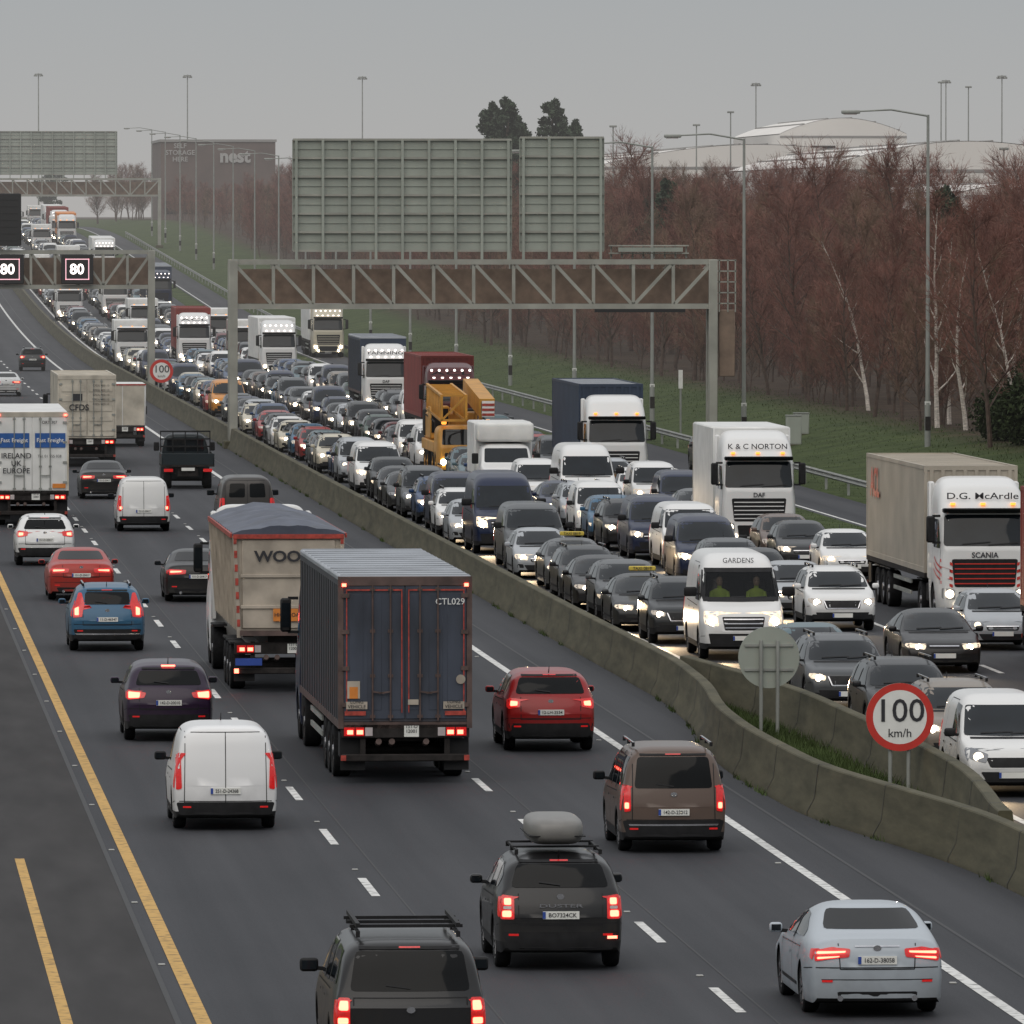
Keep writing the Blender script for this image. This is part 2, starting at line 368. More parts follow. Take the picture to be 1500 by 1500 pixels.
def decal(mb,bvh,ax,poly,m,off=.006,step=.12,L=6):
    t=bmesh.new();t.faces.new([t.verts.new((u,v,0)) for u,v in poly])
    for d in(0,1):
        lo=min(p[d] for p in poly);hi=max(p[d] for p in poly);c=(math.floor(lo/step)+1)*step
        while c<hi-.004:
            co=[0,0,0];no=[0,0,0];co[d]=c;no[d]=1
            bmesh.ops.bisect_plane(t,geom=t.verts[:]+t.edges[:]+t.faces[:],plane_co=co,plane_no=no);c+=step
    for v in t.verts:
        u,w=v.co.x,v.co.y
        o,d={'f':(Vector((u,-3,w)),Vector((0,1,0))),'r':(Vector((u,L+3,w)),Vector((0,-1,0))),'R':(Vector((4,u,w)),Vector((-1,0,0))),
             'L':(Vector((-4,u,w)),Vector((1,0,0))),'t':(Vector((u,w,9)),Vector((0,0,-1)))}[ax]
        hit=bvh.ray_cast(o,d)
        if hit[0] is None: hit=bvh.find_nearest({'f':Vector((u,0,w)),'r':Vector((u,L,w)),'R':Vector((1,u,w)),'L':Vector((-1,u,w)),'t':Vector((u,w,1.5))}[ax])
        no=hit[1] if hit[1].dot(d)<0 else -hit[1];v.co=hit[0]+no*off
    mb.merge(t,m)
def ribbon(mb,bvh,ax,pts,w,m,off=.005,L=6,step=.15):
    for a,b in zip(pts,pts[1:]):
        a=Vector(a);b=Vector(b);d=(b-a).normalized();n=Vector((-d.y,d.x))*w/2
        decal(mb,bvh,ax,[tuple(a+n),tuple(a-n),tuple(b-n),tuple(b+n)],m,off,step,L)
def mir(p): return [(-x,z) for x,z in p][::-1]
def plate(mb,bvh,face,z,txt,L):
    o,d=(Vector((0,-3,z)),Vector((0,1,0))) if face=='f' else (Vector((0,L+3,z)),Vector((0,-1,0)))
    h=bvh.ray_cast(o,d)[0];s=-1 if face=='f' else 1;y=h.y+s*.02
    mb.box(-.26,.26,min(y,y-s*.03),max(y,y-s*.03),z-.055,z+.055,'plate')
    e=.262 if face=='r' else -.262
    mb.box(min(e,e*.84),max(e,e*.84),min(y+s*.004,y-s*.02),max(y+s*.004,y-s*.02),z-.05,z+.05,'pblue')
    if txt:text(mb,txt,.085,(.02*(-1 if face=='r' else 1),y+s*.008,z-.002),face,'ink',.01,wid=.40)
def person(mb,x,y,z):
    n=14;secs=[(0,.17,.12,0),(.1,.18,.13,0),(.3,.19,.13,0),(.42,.21,.12,.01),(.48,.20,.10,.01),(.52,.12,.08,.01),(.54,.06,.06,0),(.60,.055,.055,-.01)]
    hd=[(.60,.055,.06,-.01),(.63,.065,.085,-.02),(.68,.075,.10,-.02),(.74,.08,.10,-.01),(.79,.075,.095,-.005),(.83,.05,.07,0),(.845,.01,.02,0)]
    for ss,m in((secs,'hivis'),(hd,'skin')):
        v=[];
        for h,a,b,o in ss:
            for i in range(n):
                t=2*pi*i/n;v.append((x+math.cos(t)*a,y+o+math.sin(t)*b,z+h))
        mb.add(v,[(k*n+i,k*n+(i+1)%n,(k+1)*n+(i+1)%n,(k+1)*n+i) for k in range(len(ss)-1) for i in range(n)],m)
    v=[];
    for h,a,b,o in((.74,.086,.09,.02),(.79,.084,.10,.012),(.84,.06,.08,.01),(.86,.01,.02,.01)):
        for i in range(n):
            t=2*pi*i/n;v.append((x+math.cos(t)*a,y+o+math.sin(t)*b,z+h))
    mb.add(v,[(k*n+i,k*n+(i+1)%n,(k+1)*n+(i+1)%n,(k+1)*n+i) for k in range(3) for i in range(n)],'hair')
    mb.cyl((x,y-.10,z+.70),(x,y-.145,z+.685),.014,.01,'skin',6)
    for s in(1,-1):
        mb.disc((x+s*.03,y-.118,z+.725),'y',.011,'ink',8);mb.cyl((x+s*.19,y,z+.44),(x+s*.23,y-.12,z+.2),.055,.045,'hivis',8);mb.cyl((x+s*.23,y-.12,z+.2),(x+s*.14,y-.36,z+.26),.045,.035,'hivis',8);mb.cyl((x+s*.14,y-.36,z+.26),(x+s*.12,y-.44,z+.28),.032,.03,'skin',8)
def car(P,name):
    mb=MB();bvh=body(mb,P);L=P['L'];hw=P['W']/2;k=P.get('k',.38)
    D=lambda ax,poly,m,off=.006,step=.12:decal(mb,bvh,ax,poly,m,off,step,L)
    Rb=lambda ax,pts,w,m='blk',off=.004:ribbon(mb,bvh,ax,pts,w,m,off,L)
    Bm=P['belt'][1][1]
    wz=lambda z:hw*(.93-P.get('sh',.035)*.6)*(1-k*max(0,z-Bm))
    z0,z1=P['ws'];wsp=[(-wz(z0)+.02,z0),(0,z0-.015),(wz(z0)-.02,z0),(wz(z1)-.06,z1),(-wz(z1)+.06,z1)]
    if P.get('clear'):
        dl=[]
        for f in mb.bm.faces:
            c=f.calc_center_median();lim=wz(z0)-.02+(wz(z1)-.06-wz(z0)+.02)*(c.z-z0)/(z1-z0)
            if z0+.01<c.z<z1 and abs(c.x)<lim-.02 and c.y<1.7:dl.append(f)
        bmesh.ops.delete(mb.bm,geom=dl,context='FACES')
        mb.box(-.93,.93,.85,2.3,z0-.35,z0-.10,'under');mb.box(-.9,.9,2.25,2.3,z0-.3,z1+.1,'under')
        for s in(1,-1):
            mb.box(s*.45-.25,s*.45+.25,1.98,2.10,z0-.2,z0+.42,'chas',.04)
            person(mb,s*.45,1.66,z0-.30)
        D('f',rp(wsp,.05),'cglass',.01)
        for a,b in zip(wsp,wsp[1:]+wsp[:1]):Rb('f',[a,b],.10,'blk',.016)
    else:D('f',rp(wsp,.05),'glass')
    Rb('f',[(-.5,z0+.03),(.1,z0+.05)],.022,'blk',.02);Rb('f',[(.05,z0+.02),(.62,z0+.05)],.022,'blk',.02)
    if L>3:Rb('f',[(-wz(z0)+.12,z0-.04),(wz(z0)-.12,z0-.04)],.035,'blk',.004)
    for poly in P.get('rg',[]):
        D('r',rp(poly,.06),P.get('rgm','glass2'))
    if P.get('rg') and len(P['rg'])==1:
        a=P['rg'][0];zt=a[2][1];xt=a[2][0]
        if P.get('rw',True):
            Rb('r',[(-xt+.04,zt+.035),(xt-.04,zt+.035)],.035,'blk',.012);Rb('r',[(-.13,zt+.04),(.13,zt+.04)],.02,'tl',.018)
            Rb('r',[(0,a[0][1]+.03),(.30,a[0][1]+.07)],.02,'blk',.02)
    for poly in P['sg']:
        for s in'RL':D(s,rp(poly,.05),'glass')
    for a,b,w in P.get('pl',[]):
        for s in'RL':Rb(s,[a,b],w,'blk',.011)
    for pts in P.get('dl',[]):
        for s in'RL':Rb(s,pts,.012)
    if L>4:
        zh=Bm-.12
        for y in(P['dl'][1][0][0]-.22,P['dl'][-1][0][0]-.1):
            for s in'RL':Rb(s,[(y-.1,zh),(y+.1,zh)],.03,'paint' if 'clad' not in P else 'blk',.02)
        zz=P['pr']-.28
        for s in(1,-1):Rb('r',[(s*.60,zz),(s*.74,zz)],.03,'tl',.012)
        zl=min(p[1] for p in P['rl'][0]);Rb('r',[(-hw*.88,zl+.02),(hw*.88,zl+.02)],.014);Rb('r',[(-hw*.80,zl-.14),(hw*.80,zl-.14)],.012)
        for s in'RL':
            Rb(s,[(L-.15,zl+.02),(P['ax'][1]+P['R']+.10,zl-.02)],.012);Rb(s,[(.18,zl),(P['ax'][0]-P['R']-.10,zl-.02)],.012)
            Rb(s,[(P['ax'][0]+.5,Bm-.03),(P['ax'][1]-.1,Bm+.02)],.02,'chrome' if 'clad' not in P else 'blk',.006)
            Rb(s,[(P['ax'][0]+P['R']+.1,.30+P.get('zb',.2)*.3),(P['ax'][1]-P['R']-.1,.30+P.get('zb',.2)*.3)],.05,'blk',.006)
    for pts in P.get('rl',[]):Rb('r',pts,.014)
    for poly in P.get('gr',[]):
        D('f',rp(poly,.03),'blk',.005)
    for pts in P.get('chr',[]):Rb('f',pts,.025,'chrome',.014)
    if L>3:
        for s in(1,-1):
            zf=P.get('pf',.42)-.03;D('f',rp([(s*.60,zf-.06),(s*.80,zf-.05),(s*.78,zf+.06),(s*.62,zf+.05)],.03),'blk',.006)
    hl=P['hl']
    for pl in(hl,mir(hl)):D('f',rp(pl,.03),'hlg',.01,.06)
    zz=[p[1] for p in hl];a,b=min(zz),max(zz)
    for s in'RL':
        D(s,rp([(.16,a+.03),(.42,b-.06),(.45,b-.01),(.16,b-.02)],.03),'hlg',.008,.08)
    for x,z,r in P['hs']:
        for sx in(1,-1):
            h=bvh.ray_cast(Vector((sx*x,-3,z)),Vector((0,1,0)))[0];r2=r*1.6
            t=[];n=12
            for i in range(n):
                an=2*pi*i/n;t.append((sx*x+math.cos(an)*r2,h.y-.035,z+math.sin(an)*r2*.9))
            mb.add(t,[tuple(range(n))],'head')
            t2=[(v[0],v[1]+.06,v[2]) for v in t];mb.add(t+t2,[(i,(i+1)%n,n+(i+1)%n,n+i) for i in range(n)],'chrome')
    for poly in P.get('rb',[]):D('r',rp(poly,.04),'blk',.006)
    for poly in P['tl']:
        for pl in(poly,mir(poly)):D('r',rp(pl,.025),'tl',.012,.06)
        if P.get('tls',True):
            zz=[p[1] for p in poly];a,b=min(zz),max(zz)
            if max(p[0] for p in poly)>hw*.8:
                for s in'RL':D(s,rp([(L-.16,a+.02),(L-.13,b-.02),(L-.33,b-.03),(L-.27,a+.05)],.02),'tl',.01,.06)
    for poly in P.get('ts',[]):
        for pl in(poly,mir(poly)):D('r',rp(pl,.02),'tlit',.02,.06)
    for poly in P.get('tw',[]):
        for pl in(poly,mir(poly)):D('r',rp(pl,.015),'tlw',.02,.06)
    for poly in P.get('tc',[]):D('r',poly,'tlit',.024,.1)
    for poly in P.get('rc',[]):D('r',poly,'chrome',.014,.1)
    plate(mb,bvh,'f',P.get('pf',.42),None,L);plate(mb,bvh,'r',P['pr'],P.get('txt','151-D-20417'),L)
    if P.get('badge'):
        h=bvh.ray_cast(Vector((0,L+3,P['badge'])),Vector((0,-1,0)))[0]
        mb.disc((0,h.y+.02,P['badge']),'y',.055,'chrome',12,.04)
    if P.get('word'):
        s,z,wd=P['word'];h=bvh.ray_cast(Vector((0,L+3,z)),Vector((0,-1,0)))[0];text(mb,s,.07,(0,h.y+.03,z),'r','chrome',.01,wid=wd)
    if P.get('front'):
        s,z,sz=P['front'];h=bvh.ray_cast(Vector((0,-3,z)),Vector((0,1,0)))[0];text(mb,s,sz,(0,h.y-.12,z),'f','ink',.005)
    q=P.get('q',.06)
    for a in P['ax']:
        for s in(1,-1):mb.wheel(s*(hw-.03),L/2+(a-L/2)*(1-q),P['R'],.22,s)
    my,mz=P['mi'];ms=P.get('ms',1)
    for s in(1,-1):
        x0=hw+.01;x1=hw+.19*ms
        mb.box(min(s*x0,s*x1),max(s*x0,s*x1),my-.06,my+.05,mz-.06*ms,mz+.075*ms,P.get('mm','paint'),.045,3)
        mb.box(min(s*(x0+.025),s*(x1-.025)),max(s*(x0+.025),s*(x1-.025)),my+.05,my+.054,mz-.035*ms,mz+.05*ms,'glass')
        mb.bar((s*(hw-.12),my,mz-.05),(s*(x0+.05),my,mz-.03),.05,'blk')
    if P.get('rails'):
        y0,y1,zr,xr=P['rails']
        for s in(1,-1):
            mb.bar((s*xr,y0,zr),(s*(xr-.01),y1,zr-.01),.035,P.get('rm','chrome'),.03)
            for y in(y0,(y0+y1)/2,y1):mb.bar((s*xr,y,zr-.07),(s*xr,y,zr),.05,'blk')
    if P.get('ant'):mb.cyl((0,P['ant'][0],P['ant'][1]-.03),(0,P['ant'][0]+.12,P['ant'][1]+.1),.012,.006,'blk',6)
    if P.get('exh'):
        for s in(1,-1):mb.cyl((s*.5,L-.14,.27),(s*.5,L-.02,.27),.04,.04,'chrome',10)
    if P.get('extra'):P['extra'](mb,bvh,L)
    return mb.mesh(name)
def up(P,**k):
    d=dict(P);d.update(k);return d
HATCH=dict(L=4.2,W=1.78,R=.32,ax=[.85,3.45],zb=.2,ant=(3.4,1.45),n=4.3,k=.34,
 top=[(0,.50),(.03,.62),(.12,.70),(.35,.80),(1.0,.95),(1.75,1.38),(2.2,1.46),(3.2,1.44),(3.7,1.36),(4.02,1.02),(4.14,.92),(4.2,.72)],
 belt=[(0,.56),(.9,.88),(3.5,.98),(4.2,.9)],ws=(.98,1.36),
 rg=[[(-.66,1.03),(.66,1.03),(.54,1.32),(-.54,1.32)]],
 sg=[[(1.35,.95),(1.95,1.30),(2.5,1.34),(3.1,1.31),(3.5,1.18),(3.45,1.04)]],pl=[((2.42,.95),(2.38,1.35),.09)],
 dl=[[(1.32,.4),(1.3,.92)],[(2.42,.32),(2.42,.95)],[(3.2,.75),(3.28,1.0)]],
 rl=[[(-.55,.98),(-.56,.62),(.56,.62),(.55,.98)]],
 gr=[[(-.42,.60),(.42,.60),(.38,.50),(-.38,.50)],[(-.6,.42),(.6,.42),(.5,.27),(-.5,.27)]],chr=[[(-.4,.60),(.4,.60)]],
 hl=[(.46,.66),(.50,.55),(.78,.60),(.76,.74)],hs=[(.62,.64,.055)],
 tl=[[(.58,.92),(.56,.76),(.80,.76),(.78,.97)]],ts=[[(.68,.90),(.68,.80),(.77,.80),(.76,.91)]],
 rb=[[(-.72,.42),(.72,.42),(.66,.28),(-.66,.28)]],pr=.70,badge=.9,mi=(1.45,.98))
SALOON=dict(L=4.85,W=1.87,R=.335,ax=[.92,3.8],zb=.2,exh=True,k=.40,n=4.2,rw=False,sh=.02,
 top=[(0,.48),(.03,.60),(.12,.68),(.4,.78),(1.25,.93),(2.1,1.35),(2.7,1.44),(3.3,1.40),(4.2,1.09),(4.65,1.05),(4.8,1.0),(4.85,.70)],
 belt=[(0,.54),(1.1,.87),(3.9,.95),(4.85,.86)],ws=(.96,1.34),
 rg=[[(-.66,1.13),(.66,1.13),(.54,1.35),(-.54,1.35)]],
 sg=[[(1.62,.95),(2.25,1.26),(2.8,1.31),(3.2,1.29),(3.75,1.11),(3.7,1.02)]],pl=[((2.72,.94),(2.68,1.31),.09)],
 dl=[[(1.55,.35),(1.5,.88)],[(2.74,.32),(2.72,.95)],[(3.55,.75),(3.7,.98)]],
 rl=[[(-.52,1.0),(-.50,.66),(.50,.66),(.52,1.0)]],
 gr=[[(-.36,.64),(.36,.64),(.30,.42),(-.30,.42)],[(-.75,.38),(.75,.38),(.65,.26),(-.65,.26)]],chr=[[(-.35,.64),(.35,.64)]],
 hl=[(.42,.66),(.46,.56),(.80,.60),(.80,.71)],hs=[(.60,.62,.05)],
 tl=[[(.34,.90),(.36,.79),(.82,.76),(.82,.92)]],ts=[[(.46,.87),(.48,.84),(.78,.82),(.78,.87)]],
 rb=[[(-.70,.38),(.70,.38),(.62,.25),(-.62,.25)]],pr=.72,badge=.94,mi=(1.65,.98))
SUV=dict(L=4.45,W=1.84,R=.36,ax=[.88,3.6],zb=.26,clad=.42,zm=.7,ant=(3.8,1.6),k=.28,n=4.8,
 top=[(0,.58),(.03,.74),(.1,.84),(.3,.95),(1.05,1.07),(1.7,1.50),(2.2,1.61),(3.5,1.60),(3.95,1.53),(4.25,1.14),(4.38,1.04),(4.45,.78)],
 belt=[(0,.66),(.9,1.0),(3.7,1.10),(4.45,1.02)],ws=(1.11,1.49),
 rg=[[(-.70,1.16),(.70,1.16),(.60,1.48),(-.60,1.48)]],
 sg=[[(1.4,1.07),(1.95,1.45),(2.5,1.50),(3.4,1.48),(3.8,1.35),(3.7,1.17)]],pl=[((2.45,1.06),(2.42,1.52),.09),((3.3,1.1),(3.35,1.50),.08)],
 dl=[[(1.4,.45),(1.35,1.02)],[(2.46,.42),(2.45,1.05)],[(3.3,.85),(3.35,1.1)]],
 rl=[[(-.60,1.1),(-.60,.66),(.60,.66),(.60,1.1)]],
 gr=[[(-.50,.80),(.50,.80),(.44,.58),(-.44,.58)],[(-.7,.50),(.7,.50),(.6,.32),(-.6,.32)]],chr=[[(-.48,.79),(-.40,.60),(.40,.60),(.48,.79)]],
 hl=[(.52,.80),(.55,.70),(.82,.74),(.80,.86)],hs=[(.67,.76,.055)],
 tl=[[(.52,1.05),(.54,.92),(.84,.88),(.82,1.08)]],ts=[[(.66,1.01),(.67,.93),(.81,.92),(.80,1.02)]],
 rb=[[(-.84,.56),(.84,.56),(.74,.30),(-.74,.30)]],pr=.80,badge=1.02,mi=(1.5,1.12),rails=(2.0,3.8,1.66,.58),mm='paint')
MPV=dict(L=4.38,W=1.81,R=.33,ax=[.85,3.55],zb=.22,clad=.36,k=.17,n=5,zm=.7,rt=.03,sh=.02,
 top=[(0,.52),(.03,.70),(.1,.80),(.3,.92),(.85,1.06),(1.6,1.66),(2.1,1.79),(3.9,1.79),(4.17,1.70),(4.33,1.10),(4.38,.80)],
 belt=[(0,.62),(.8,1.0),(3.7,1.08),(4.38,1.0)],ws=(1.11,1.64),
 rg=[[(-.66,1.10),(.66,1.10),(.60,1.62),(-.60,1.62)]],
 sg=[[(1.2,1.08),(1.75,1.60),(2.3,1.64),(4.0,1.62),(4.02,1.14)]],pl=[((2.3,1.06),(2.3,1.68),.1),((3.2,1.06),(3.2,1.68),.1)],
 dl=[[(1.2,.4),(1.2,1.0)],[(2.3,.36),(2.3,1.05)],[(3.2,.6),(3.2,1.06)]],
 rl=[[(-.68,1.68),(-.70,.55),(.70,.55),(.68,1.68)]],
 gr=[[(-.45,.52),(.45,.52),(.4,.36),(-.4,.36)],[(-.3,.72),(.3,.72),(.25,.66),(-.25,.66)]],
 hl=[(.45,.80),(.50,.64),(.80,.72),(.76,.92)],hs=[(.64,.76,.06)],
 tl=[[(.72,1.14),(.72,.72),(.83,.70),(.84,1.16)]],ts=[[(.75,.86),(.75,.76),(.82,.76),(.82,.86)]],
 rb=[[(-.84,.52),(.84,.52),(.78,.28),(-.78,.28)]],pr=.70,badge=1.0,mi=(1.3,1.14),ms=1.15,mm='blk',rails=(2.2,4.0,1.86,.66))
SVAN=up(MPV,L=4.42,W=1.84,n=5.5,rg=[],rails=None,k=.15,clad=.34,
 top=[(0,.55),(.03,.74),(.1,.86),(.3,.96),(.85,1.10),(1.6,1.70),(2.1,1.83),(4.05,1.83),(4.3,1.76),(4.39,1.2),(4.42,.80)],
 sg=[[(1.2,1.10),(1.75,1.62),(2.25,1.66),(2.25,1.12)]],pl=[],tl=[[(.76,1.22),(.76,.70),(.86,.70),(.85,1.24)]],
 rl=[[(-.70,1.72),(-.72,.5),(.72,.5),(.70,1.72),(-.70,1.72)],[(0,1.72),(0,.5)]],
 dl=[[(1.2,.4),(1.2,1.0)],[(2.3,.36),(2.3,1.7)],[(3.3,.6),(3.3,1.7),(2.3,1.7)]],
 gr=[[(-.5,.74),(.5,.74),(.42,.56),(-.42,.56)],[(-.6,.48),(.6,.48),(.5,.32),(-.5,.32)]],badge=0)
MVAN=up(SVAN,L=5.1,W=1.92,R=.34,ax=[.95,4.1],zm=.8,
 top=[(0,.62),(.03,.84),(.1,.96),(.3,1.06),(.85,1.20),(1.6,1.80),(2.1,1.95),(4.75,1.95),(4.98,1.86),(5.07,1.3),(5.1,.85)],
 belt=[(0,.72),(.8,1.12),(4.3,1.15),(5.1,1.1)],ws=(1.24,1.78),
 sg=[[(1.2,1.22),(1.75,1.74),(2.3,1.78),(2.3,1.22)]],
 gr=[[(-.55,.84),(.55,.84),(.5,.68),(-.5,.68)],[(-.65,.58),(.65,.58),(.6,.36),(-.6,.36)]],chr=[[(-.5,.76),(.5,.76)]],
 hl=[(.52,.86),(.55,.72),(.84,.78),(.82,.94)],hs=[(.70,.82,.055)],
 dl=[[(1.2,.4),(1.2,1.1)],[(2.4,.36),(2.4,1.8)],[(3.5,.6),(3.5,1.8),(2.4,1.8)]],mi=(1.35,1.3),ms=1.4,
 rl=[[(-.74,1.82),(-.76,.5),(.76,.5),(.74,1.82),(-.74,1.82)],[(0,1.82),(0,.5)]],rg=[[(.08,1.25),(.62,1.25),(.58,1.72),(.08,1.72)],[(-.62,1.25),(-.08,1.25),(-.08,1.72),(-.58,1.72)]])
LVAN=up(MVAN,L=5.6,W=2.06,R=.36,ax=[1.0,4.45],zm=.9,k=.08,n=6,clad=.42,zb=.28,
 top=[(0,.72),(.03,.98),(.1,1.12),(.3,1.25),(.80,1.42),(1.45,2.18),(1.7,2.38),(2.3,2.54),(5.3,2.56),(5.52,2.46),(5.58,1.6),(5.6,.95)],
 belt=[(0,.84),(.8,1.32),(4.9,1.38),(5.6,1.3)],ws=(1.46,2.14),
 sg=[[(1.1,1.42),(1.65,2.02),(2.2,2.05),(2.2,1.42)]],
 gr=[[(-.52,1.06),(.52,1.06),(.46,.74),(-.46,.74)],[(-.85,.66),(.85,.66),(.80,.40),(-.80,.40)]],chr=[[(-.48,1.0),(.48,1.0)],[(-.46,.90),(.46,.90)],[(-.45,.80),(.45,.80)]],
 hl=[(.62,1.04),(.60,.84),(.90,.88),(.90,1.20)],hs=[(.75,.95,.07)],pf=.55,
 dl=[[(1.1,.5),(1.1,1.3)],[(2.35,.45),(2.35,2.2)],[(3.6,.7),(3.6,2.3),(2.35,2.3)]],mi=(1.25,1.62),ms=1.7,
 rl=[[(-.8,2.3),(-.82,.6),(.82,.6),(.8,2.3),(-.8,2.3)],[(0,2.3),(0,.6)]],rg=[],tl=[[(.86,1.35),(.86,.8),(.97,.8),(.96,1.36)]],ts=[],pr=.8)
PICK=up(SUV,L=5.3,W=1.9,R=.39,ax=[.95,4.15],zb=.32,clad=.5,k=.22,n=6,zm=.8,rt=.03,sh=.015,
 top=[(0,.68),(.03,.88),(.1,1.0),(.3,1.08),(1.25,1.20),(1.95,1.70),(2.4,1.83),(4.7,1.83),(5.0,1.78),(5.20,1.20),(5.22,1.10),(5.3,1.04)],
 belt=[(0,.76),(1.1,1.15),(4.6,1.2),(5.3,1.10)],ws=(1.24,1.68),
 rg=[[(-.74,1.22),(.74,1.22),(.66,1.70),(-.66,1.70)]],
 sg=[[(1.6,1.2),(2.15,1.66),(2.6,1.71),(3.3,1.71),(3.4,1.22)],[(3.6,1.24),(3.6,1.7),(4.6,1.68),(4.75,1.28)]],pl=[((2.65,1.2),(2.6,1.75),.1)],
 rl=[[(-.70,1.14),(-.70,.70),(.70,.70),(.70,1.14),(-.70,1.14)]],
 tl=[[(.74,1.14),(.74,.78),(.90,.78),(.88,1.14)]],ts=[[(.76,1.10),(.76,.99),(.87,.99),(.86,1.10)],[(.76,.90),(.76,.82),(.88,.82),(.88,.90)]],
 rb=[[(-.88,.62),(.88,.62),(.80,.40),(-.80,.40)]],pr=.56,badge=1.0,mi=(1.75,1.27),ms=1.3,mm='blk',rails=(2.4,4.7,1.92,.62),rm='blk',ant=None)
def taxi_x(mb,bvh,L):
    mb.box(-.35,.35,2.4,2.55,1.50,1.62,'taxi',.02);text(mb,'TAXI 0819',.11,(0,2.385,1.56),'f','ink',.01)
def roofbox_x(mb,bvh,L):
    t=bmesh.new();bmesh.ops.create_uvsphere(t,u_segments=28,v_segments=16,radius=1)
    for v in t.verts:
        c=v.co;f=lambda a,p:math.copysign(abs(a)**p,a)
        v.co=Vector((f(c.x,.45)*.40,2.75+f(c.y,.5)*.95,1.94+f(c.z,.6)*.21))
    mb.merge(t,'box');mb.box(-.405,.405,1.85,3.66,1.87,1.885,'blk')
    for y in(2.2,3.3):mb.bar((-.62,y,1.71),(.62,y,1.71),.05,'blk',.03)
CM={}
def V(k,P): CM[k]=(car(P,k),P['L'])
V('hatch',HATCH);V('saloon',SALOON);V('suv',SUV);V('mpv',MPV);V('svan',SVAN);V('mvan',MVAN);V('lvan',LVAN)
V('n_lvan',up(LVAN,clear=True,front=('GARDENS',2.37,.17)))
V('suv2',up(SUV,rails=None,L=4.3,ax=[.85,3.5],top=[(0,.55),(.03,.70),(.1,.80),(.3,.90),(1.0,1.03),(1.7,1.46),(2.2,1.56),(3.2,1.54),(3.75,1.44),(4.1,1.10),(4.22,1.0),(4.3,.75)],
  belt=[(0,.62),(.9,.96),(3.6,1.08),(4.3,.98)],ws=(1.07,1.45),sg=[[(1.35,1.03),(1.9,1.40),(2.5,1.45),(3.2,1.42),(3.6,1.30),(3.55,1.15)]],
  hl=[(.44,.68),(.50,.56),(.74,.58),(.72,.72)],hs=[(.62,.63,.06)],gr=[[(-.62,.78),(.62,.78),(.40,.50),(-.40,.50)],[(-.6,.44),(.6,.44),(.5,.3),(-.5,.3)]],chr=[[(-.60,.77),(.60,.77)]],rg=[[(-.66,1.12),(.66,1.12),(.54,1.41),(-.54,1.41)]]))
V('taxi',up(SALOON,extra=taxi_x))
V('estate',up(HATCH,L=4.6,ax=[.9,3.75],top=[(0,.50),(.03,.62),(.12,.70),(.35,.80),(1.05,.95),(1.85,1.38),(2.3,1.47),(3.8,1.45),(4.2,1.36),(4.45,1.02),(4.54,.92),(4.6,.72)],
  sg=[[(1.4,.95),(2.0,1.31),(2.5,1.35),(3.6,1.33),(4.0,1.20),(3.95,1.04)]],rails=(2.2,4.1,1.5,.55),gr=[[(-.40,.66),(.40,.66),(.30,.36),(-.30,.36)]],hl=[(.42,.68),(.46,.58),(.80,.62),(.78,.75)]))
V('n_saloon',up(SALOON,txt='162-D-38058',top=[(0,.48),(.03,.60),(.12,.68),(.4,.78),(1.3,.93),(2.2,1.35),(2.8,1.45),(3.4,1.43),(4.28,1.12),(4.66,1.07),(4.8,1.04),(4.85,.70)],
  rg=[[(-.66,1.15),(.66,1.15),(.55,1.38),(-.55,1.38)]],tl=[[(.36,.93),(.38,.82),(.60,.80),(.83,.76),(.84,.91),(.6,.95)]],ts=[[(.42,.90),(.43,.88),(.8,.86),(.8,.89)],[(.50,.835),(.52,.82),(.8,.79),(.80,.82)]],
  rc=[[(-.3,.965),(.3,.965),(.3,.95),(-.3,.95)]],pr=.78,rb=[[(-.55,.36),(.55,.36),(.5,.24),(-.5,.24)]]))
V('n_duster',up(SUV,L=4.34,W=1.84,rails=(2.0,3.8,1.70,.60),rm='blk',txt='BO7324CK',word=('DUSTER',.93,.62),extra=roofbox_x,
  top=[(0,.58),(.03,.74),(.1,.84),(.3,.98),(1.05,1.10),(1.7,1.54),(2.2,1.64),(3.4,1.64),(3.9,1.56),(4.16,1.18),(4.27,1.08),(4.34,.78)],ax=[.85,3.5],
  tl=[[(.66,1.06),(.66,.74),(.85,.74),(.83,1.08)]],ts=[[(.70,1.03),(.70,.94),(.80,.94),(.80,1.03)],[(.70,.86),(.70,.77),(.82,.77),(.82,.86)]],tw=[[(.70,.92),(.70,.88),(.81,.88),(.81,.92)]],
  rg=[[(-.70,1.18),(.70,1.18),(.60,1.50),(-.60,1.50)]],badge=1.06,pr=.80,tc=[[(-.8,.50),(-.66,.50),(-.66,.46),(-.8,.46)]]))
V('n_mpv',up(MPV,txt='142-D-23012',rc=[[(-.76,.50),(.76,.50),(.74,.47),(-.74,.47)]],rb=[[(-.86,.56),(.86,.56),(.78,.28),(-.78,.28)]]))
V('n_cross',up(SUV,txt='12-LH-3534',rb=[[(-.86,.58),(.86,.58),(.76,.30),(-.76,.30)]],tl=[[(.60,1.06),(.62,.90),(.85,.86),(.83,1.08)]],rails=None))
V('n_cross2',up(SUV,txt='142-D-20010',tl=[[(.46,1.00),(.5,.90),(.84,.86),(.84,1.06)]],ts=[[(.58,1.0),(.6,.90),(.82,.89),(.82,1.02)]],tc=[[(-.14,1.53),(.14,1.53),(.14,1.50),(-.14,1.50)]],rg=[[(-.68,1.15),(.68,1.15),(.58,1.44),(-.58,1.44)]],rails=None))
V('n_svan',up(SVAN,txt='251-D-24368',tl=[[(.78,1.36),(.76,.74),(.86,.72),(.85,1.38)]],ts=[],rb=[[(-.86,.50),(.86,.50),(.80,.28),(-.80,.28)]],ant=(2.3,1.86)))
